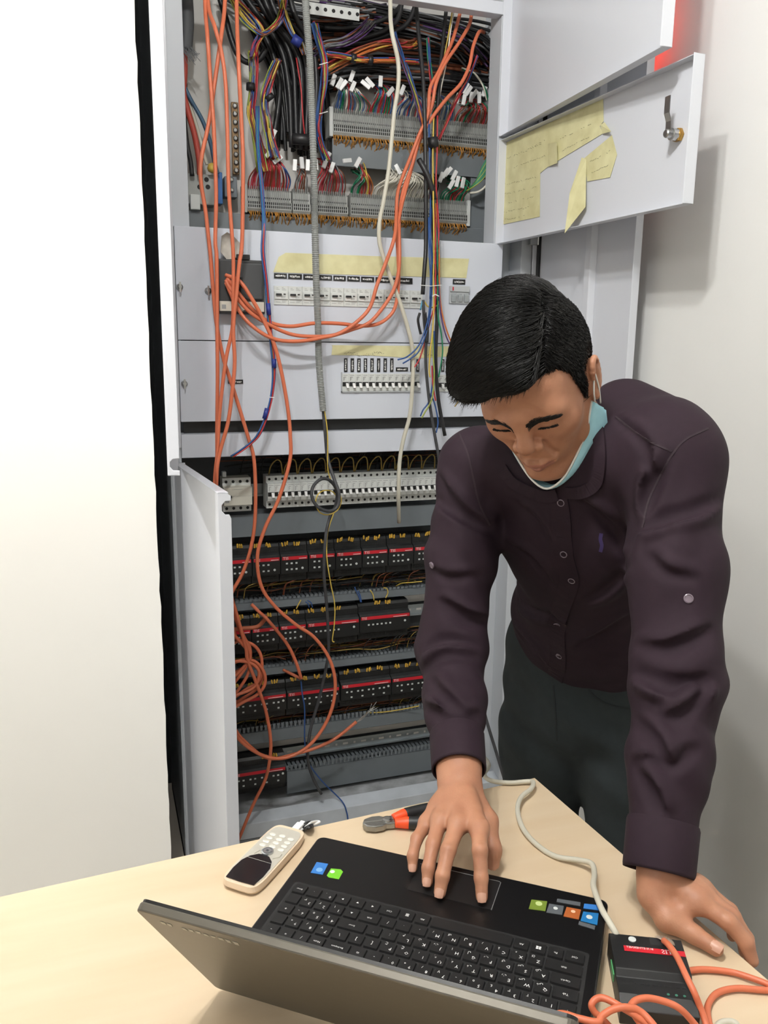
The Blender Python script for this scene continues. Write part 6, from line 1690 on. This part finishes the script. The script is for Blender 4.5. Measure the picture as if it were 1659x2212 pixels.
# open the hem and the cuffs
hem = PEL + sp_ * .015
cut = -((X - hem[0]) * sp_[0] + (Y - hem[1]) * sp_[1] + (Z - hem[2]) * sp_[2]) - .012 * np.abs(((X - hem[0]) * lf[0] + (Y - hem[1]) * lf[1]) / .12)
tr = ((X - PEL[0]) ** 2 + (Y - PEL[1]) ** 2) < .24 ** 2
ST.v = np.where(tr & (cut > -.05), np.maximum(ST.v, cut), ST.v).astype(np.float32)
for c, w0, e0 in ((cR, WRR, ELR), (cL, WRL, ELL)):
    ax = (w0 - e0) / np.linalg.norm(w0 - e0); c = c + ax * .018
    pl_ = (X - c[0]) * ax[0] + (Y - c[1]) * ax[1] + (Z - c[2]) * ax[2]
    near = ((X - c[0]) ** 2 + (Y - c[1]) ** 2 + (Z - c[2]) ** 2) < .12 ** 2
    ST.v = np.where(near & (pl_ > -.03), np.maximum(ST.v, pl_), ST.v).astype(np.float32)
from mathutils.bvhtree import BVHTree
def bvh(P, F): return BVHTree.FromPolygons([tuple(p) for p in P], [tuple(f) for f in F])
def hit(bv, u, v):
    d = Vector(ray(u, v)).normalized()
    loc, nrm, i, dist = bv.ray_cast(Vector(CAM), d)
    if loc is None: return None
    if nrm.dot(d) > 0: nrm = -nrm
    return np.array(loc), np.array(nrm)
# creases of the cloth, read off the photograph and pressed into the field: a valley with a ridge beside it
sp2, sf2 = ST.mesh()
BV0 = bvh(sp2, sf2)
CREASE = [([(1383, 1140), (1422, 1123), (1496, 1101), (1557, 1075)], 1.0, -1), ([(1396, 1110), (1405, 1070), (1420, 1030), (1442, 985)], 1.1, 1), ([(1375, 1396), (1444, 1405), (1490, 1388), (1535, 1360)], .8, 1),
          ([(1372, 1452), (1440, 1476), (1500, 1482), (1530, 1468)], 1.3, -1), ([(1373, 1652), (1443, 1650), (1505, 1620)], 1.0, 1), ([(1378, 1672), (1404, 1710), (1420, 1750)], .9, 1), ([(1440, 1560), (1480, 1545), (1520, 1505)], .8, 1),
          ([(1400, 1200), (1440, 1240), (1500, 1250)], .5, 1), ([(1375, 1560), (1410, 1600), (1430, 1640)], .8, 1),
          ([(949, 1080), (993, 1108), (1062, 1148)], 1.0, -1), ([(948, 1030), (972, 1075), (1010, 1118), (1058, 1140)], .8, 1), ([(950, 1300), (1005, 1338), (1050, 1346)], 1.1, 1), ([(915, 1400), (960, 1385), (1035, 1395)], .9, -1), ([(912, 1450), (960, 1420), (1030, 1420)], .8, 1),
          ([(918, 1530), (974, 1556), (1036, 1546)], 1.1, 1), ([(930, 1470), (960, 1510), (1000, 1540)], .7, 1), ([(930, 1230), (970, 1250), (1040, 1245)], .5, 1),
          ([(1105, 1180), (1150, 1210), (1190, 1260)], .7, 1), ([(1110, 1290), (1150, 1320), (1195, 1330)], .7, -1), ([(1105, 1350), (1150, 1400), (1180, 1440)], .7, 1), ([(1250, 1080), (1310, 1130), (1350, 1210)], .7, 1), ([(1260, 1300), (1310, 1270), (1360, 1220)], .7, -1), ([(1250, 1400), (1300, 1370), (1360, 1330)], .7, 1), ([(1120, 1090), (1160, 1130), (1185, 1180)], .5, 1), ([(1330, 905), (1390, 960), (1400, 1010)], .5, 1)]
for pts, wgt, side in CREASE:
    seq = cr([(a, b, 0) for a, b in pts], 5)
    Hh = [hit(BV0, q[0], q[1]) for q in seq]; Hh = [x for x in Hh if x is not None]
    n_ = len(Hh)
    if n_ < 4: continue
    Vp, Rp = [], []
    for i_, (c, nm) in enumerate(Hh):
        t = Hh[min(i_ + 1, n_ - 1)][0] - Hh[max(i_ - 1, 0)][0]; t /= np.linalg.norm(t) + 1e-9
        sd = np.cross(nm, t); fade = math.sin(math.pi * (i_ + .6) / (n_ + .2)) ** .6
        Vp.append((c + nm * .0035, c + sd * side * .012 - nm * .0045 * (2 - wgt), fade))
    for a, b in zip(Vp[:-1], Vp[1:]):
        f = .5 * (a[2] + b[2])
        ST.cone(a[1], b[1], .0085 * f * wgt ** .5, .0085 * f * wgt ** .5, .012)
    for a, b in zip(Vp[:-1], Vp[1:]):
        f = .5 * (a[2] + b[2])
        ST.cone(a[0], b[0], .0085 * f * wgt, .0085 * f * wgt, .010, 'sub')
sp2, sf2 = ST.mesh()
shirt = mpart('shirt', np_mesh('shirt', sp2, sf2, M_SHIRT, relax=2))
# cuffs: slightly proud bands with an open end
for c, w0, e0, r in ((cR, WRR, ELR, .0385), (cL, WRL, ELL, .0425)):
    ax = (w0 - e0) / np.linalg.norm(w0 - e0); a = c - ax * .030; b = c + ax * .030
    mb = MB()
    prof = [(r * 1.0, 0), (r * 1.03, .004), (r * 1.0, .056), (r * .985, .060), (r * .93, .060), (r * .92, .03)]
    mb.lathe(prof, a, ax, 32); mb.f = mb.f[:-2]; mb.m = mb.m[:-2]
    o = mb.build('cuff', M_SHIRT, None, smooth=True); world_parent(o, man)
# ---- trousers
hR, hL = PEL - lf * .070 - np.array([0, 0, .02]), PEL + lf * .080 - np.array([0, 0, .02])
fw = np.array([-.8, -.6, 0]); sdv = np.array([.6, -.8, 0])
kR, kL = hR + np.array([.01, .02, -.40]) - sdv * .01, hL + np.array([.01, .02, -.40]) + sdv * .02
aR, aL = np.array([kR[0] + .03, kR[1] + .03, .085]), np.array([kL[0] + .03, kL[1] + .03, .085])
TR = Field((.60, .98, .03), (1.16, 1.62, 1.0), .006)
TR.ell(PEL + sp_ * .03 + lf * .006, (.146, .108, .12), 0, 'add', TM)
TR.ell(PEL - np.array([0, 0, .10]), (.12, .12, .12), .05)
for h_, k_, a_ in ((hR, kR, aR), (hL, kL, aL)):
    TR.chain([h_, h_ * .5 + k_ * .5, k_, k_ * .5 + a_ * .5, a_], [.094, .090, .072, .064, .056], .03)
X, Y, Z = TR.pts((slice(None),) * 3)
TR.v += (.003 * np.sin(70 * Z + 40 * X - 30 * Y) * np.exp(-((Z - .72) / .12) ** 2)).astype(np.float32)
TR.v = np.maximum(TR.v, .05 - Z).astype(np.float32)
tp, tf_ = TR.mesh()
trousers = mpart('trousers', np_mesh('trousers', tp, tf_, M_TROUS, relax=2))
for a_ in (aR, aL):
    SF = Field((a_[0] - .26, a_[1] - .22, -.002), (a_[0] + .1, a_[1] + .1, .13), .006)
    SF.chain([a_ + (0, 0, -.02), (a_[0] + .01, a_[1] + .01, .045), (a_[0] - .10, a_[1] - .075, .040), (a_[0] - .15, a_[1] - .112, .034)], [.042, .044, .042, .034], .03)
    xx, yy, zz = SF.pts((slice(None),) * 3)
    SF.v = np.maximum(SF.v, .002 - zz).astype(np.float32)
    p, f = SF.mesh()
    mpart('shoe', np_mesh('shoe', p, f, M_BLACK))
# ---- details laid on the clothes by casting photograph rays on them
BV_S, BV_T = bvh(sp2, sf2), bvh(tp, tf_)
M_BUTTON = mat('shirt_button', (120, 108, 118), .3, var=.15, scale=200)
def button(u, v, r=.0058):
    h_ = hit(BV_S, u, v)
    if h_ is None: return
    c, n_ = h_
    o = MB().lathe([(r, -.001), (r, .0016), (r * .8, .0022), (r * .7, .0014), (r * .2, .0014), (.0003, .0014)], c, n_, 16).build('button', M_BUTTON, None, smooth=False); world_parent(o, man)
for u, v in ((1212, 1086), (1218, 1197), (1235, 1254), (1203, 1349), (1208, 1417)): button(u, v)
button(1487, 1293, .0062); button(933, 1221, .0055)
def ribbon(bv, pts, w, off, m, name, n=8, th=.0):
    seq = [(q[0], q[1]) for q in cr([(a, b, 0) for a, b in pts], n)]
    H_ = [hit(bv, u, v) for u, v in seq]; H_ = [x for x in H_ if x is not None]
    if len(H_) < 3: return None
    V, Fc = [], []
    for i, (c, n_) in enumerate(H_):
        t = H_[min(i + 1, len(H_) - 1)][0] - H_[max(i - 1, 0)][0]; t /= np.linalg.norm(t) + 1e-9
        s_ = np.cross(t, n_); s_ /= np.linalg.norm(s_) + 1e-9
        V += [c + s_ * w - n_ * .002, c + s_ * w + n_ * off, c - s_ * w + n_ * off, c - s_ * w - n_ * .002]
        if i:
            k = 4 * i
            Fc += [(k - 4 + j, k - 4 + j + 1, k + j + 1, k + j) for j in range(3)]
    o = MB().add(V, Fc).build(name, m, None, smooth=False); world_parent(o, man)
    return o
ribbon(BV_S, [(1205, 1075), (1212, 1120), (1218, 1197), (1230, 1254), (1216, 1300), (1204, 1349), (1206, 1417), (1200, 1465)], .015, .0016, M_SHIRT, 'button_placket')
ribbon(BV_S, [(1288, 905), (1296, 950), (1298, 1000), (1290, 1040), (1262, 1062), (1225, 1064)], .009, .0042, M_SHIRT, 'collar_edge', 7)
ribbon(BV_S, [(1085, 1012), (1110, 1042), (1150, 1062), (1180, 1072), (1205, 1068)], .009, .0042, M_SHIRT, 'collar_edge', 7)
M_SEAM = mat('shirt_seam', (40, 28, 35), .85)
ribbon(BV_S, [(1330, 900), (1375, 935), (1420, 962), (1452, 975)], .0013, .0008, M_SEAM, 'yoke_seam')
ribbon(BV_S, [(1530, 925), (1480, 950), (1450, 985), (1425, 1030), (1400, 1085), (1388, 1140)], .0013, .0008, M_SEAM, 'armhole_seam')
ribbon(BV_S, [(992, 935), (1012, 985), (1024, 1040), (1036, 1090), (1058, 1135)], .0013, .0008, M_SEAM, 'armhole_seam')
ribbon(BV_S, [(1299, 1152), (1297, 1165), (1300, 1178), (1297, 1192)], .0026, .0008, mat('embroidery_violet', (52, 38, 86), .7), 'embroidered_mark', 3)
ribbon(BV_T, [(1268, 1476), (1278, 1498), (1305, 1518), (1340, 1528), (1372, 1532)], .0016, .001, mat('denim_seam', (24, 30, 33), .85), 'pocket_seam')
ribbon(BV_T, [(1195, 1480), (1200, 1540), (1203, 1600)], .0016, .001, MATS['denim_seam'], 'fly_seam')
# collar: a folded band standing round the neck, open at the throat
ax = h2w((0, -.03, -.04)) - NECK; ax /= np.linalg.norm(ax)
fd = np.array([-.66, -.56, -.5]); fd -= ax * (fd @ ax); fd /= np.linalg.norm(fd); ld = np.cross(ax, fd)
V, Fc = [], []; NN = 28
for i in range(NN + 1):
    a = math.radians(22 + (360 - 44) * i / NN)
    dirv = fd * math.cos(a) + ld * math.sin(a)
    op = max(0, math.cos(a)) ** 2
    c0 = NECK - ax * .012
    inner = c0 + dirv * .072 - ax * .03 * op
    topi = c0 + dirv * .073 + ax * (.034 - .026 * op) + fd * .008 * op
    topo = topi + dirv * .005
    low = c0 + dirv * (.096 + .022 * op) - ax * (.006 + .052 * op ** 2)
    V += [inner, topi, topo, low, low - dirv * .004]
    if i:
        k = 5 * i
        Fc += [(k - 5 + j, k - 4 + j, k + j + 1, k + j) for j in range(4)]
o = MB().add(V, Fc).build('collar', M_SHIRT, None, smooth=True); world_parent(o, man)
# ---- nails
def nail(F_, r, upv):
    a, b = np.array(F_[2]), np.array(F_[3]); d = b - a; d /= np.linalg.norm(d)
    upv = np.array(upv, float); upv -= d * (upv @ d); upv /= np.linalg.norm(upv); s_ = np.cross(d, upv)
    c = b + d * r * .15; V = []; Fc = []; U_, W_ = 7, 5
    for i in range(U_):
        for j in range(W_):
            an = (j / (W_ - 1) - .5) * 1.7; t = (i / (U_ - 1) - .5)
            rr = r * (1.04 - .22 * max(0, t) ** 2 * 4 * .5)
            V.append(c + d * t * r * 1.5 * (1 - .12 * abs(an)) + rr * (math.cos(an) * upv + math.sin(an) * s_ * .92))
    for i in range(U_ - 1):
        for j in range(W_ - 1):
            k = i * W_ + j; Fc.append((k, k + 1, k + W_ + 1, k + W_))
    o = MB().add(V, Fc).build('fingernail', M_NAIL, None, smooth=True); world_parent(o, man)
for F_, r in ((RI, .0074), (RM, .0075), (RR, .007), (RP, .0062)):
    nail(F_, r, (-.25, -.35, .9))
nail(LT, .0088, (-.35, -.35, .85))
# ---- mask pulled under the chin, ear loops
MU = [(-.071, .004, -.028), (-.061, .030, -.058), (-.045, .056, -.083), (-.024, .080, -.105), (0, .092, -.113), (.024, .080, -.105), (.045, .056, -.083), (.061, .030, -.058), (.069, .006, -.034)]
ML = [(-.080, -.006, -.060), (-.080, .012, -.094), (-.066, .032, -.114), (-.036, .044, -.124), (0, .046, -.124), (.026, .040, -.116), (.042, .028, -.100), (.056, .014, -.076), (.064, -.002, -.050)]
up_, lo_ = cr(MU, 5), cr(ML, 5)
V, Fc, mid = [], [], []
KK = 7
for i, (a, b) in enumerate(zip(up_, lo_)):
    for j in range(KK):
        t = j / (KK - 1)
        p = np.array(a) * (1 - t) + np.array(b) * t
        out = np.array([p[0], p[1] * .6, -.5 * .1]); out /= np.linalg.norm(out)
        p = p + out * (.006 * math.sin(math.pi * t) + .0016 * ((j % 2) * 2 - 1))
        V.append(p)
    if i:
        k = i * KK
        Fc += [(k - KK + j, k - KK + j + 1, k + j + 1, k + j) for j in range(KK - 1)]
mo = MB().add(h2w(np.array(V)), Fc).build('face_mask', M_MASK, None, smooth=True); world_parent(mo, man)
sm = mo.modifiers.new('thickness', 'SOLIDIFY'); sm.thickness = .0012
eb_ = MB().tube(h2w(np.array(up_)), .0017, 6).build('mask_border', M_MASKW, None, smooth=True); world_parent(eb_, mo)
for sx in (-1, 1):
    for k, (a, c) in enumerate((((sx * .075, .004, -.030), (sx * .082, -.018, .020)), ((sx * .080, -.002, -.040), (sx * .082, -.012, .012)))):
        mm = [(a[0] * .55 + c[0] * .45 + sx * .002, a[1] * .6 + c[1] * .4 + (.012 if k == 0 else .0), a[2] * .5 + c[2] * .5)]
        o = MB().tube(h2w(np.array(cr([a, mm[0], c, (sx * .080, -.030, .022 if k == 0 else .004)], 6))), .0012, 6).build('ear_loop', M_MASKW, None, smooth=True); world_parent(o, mo)
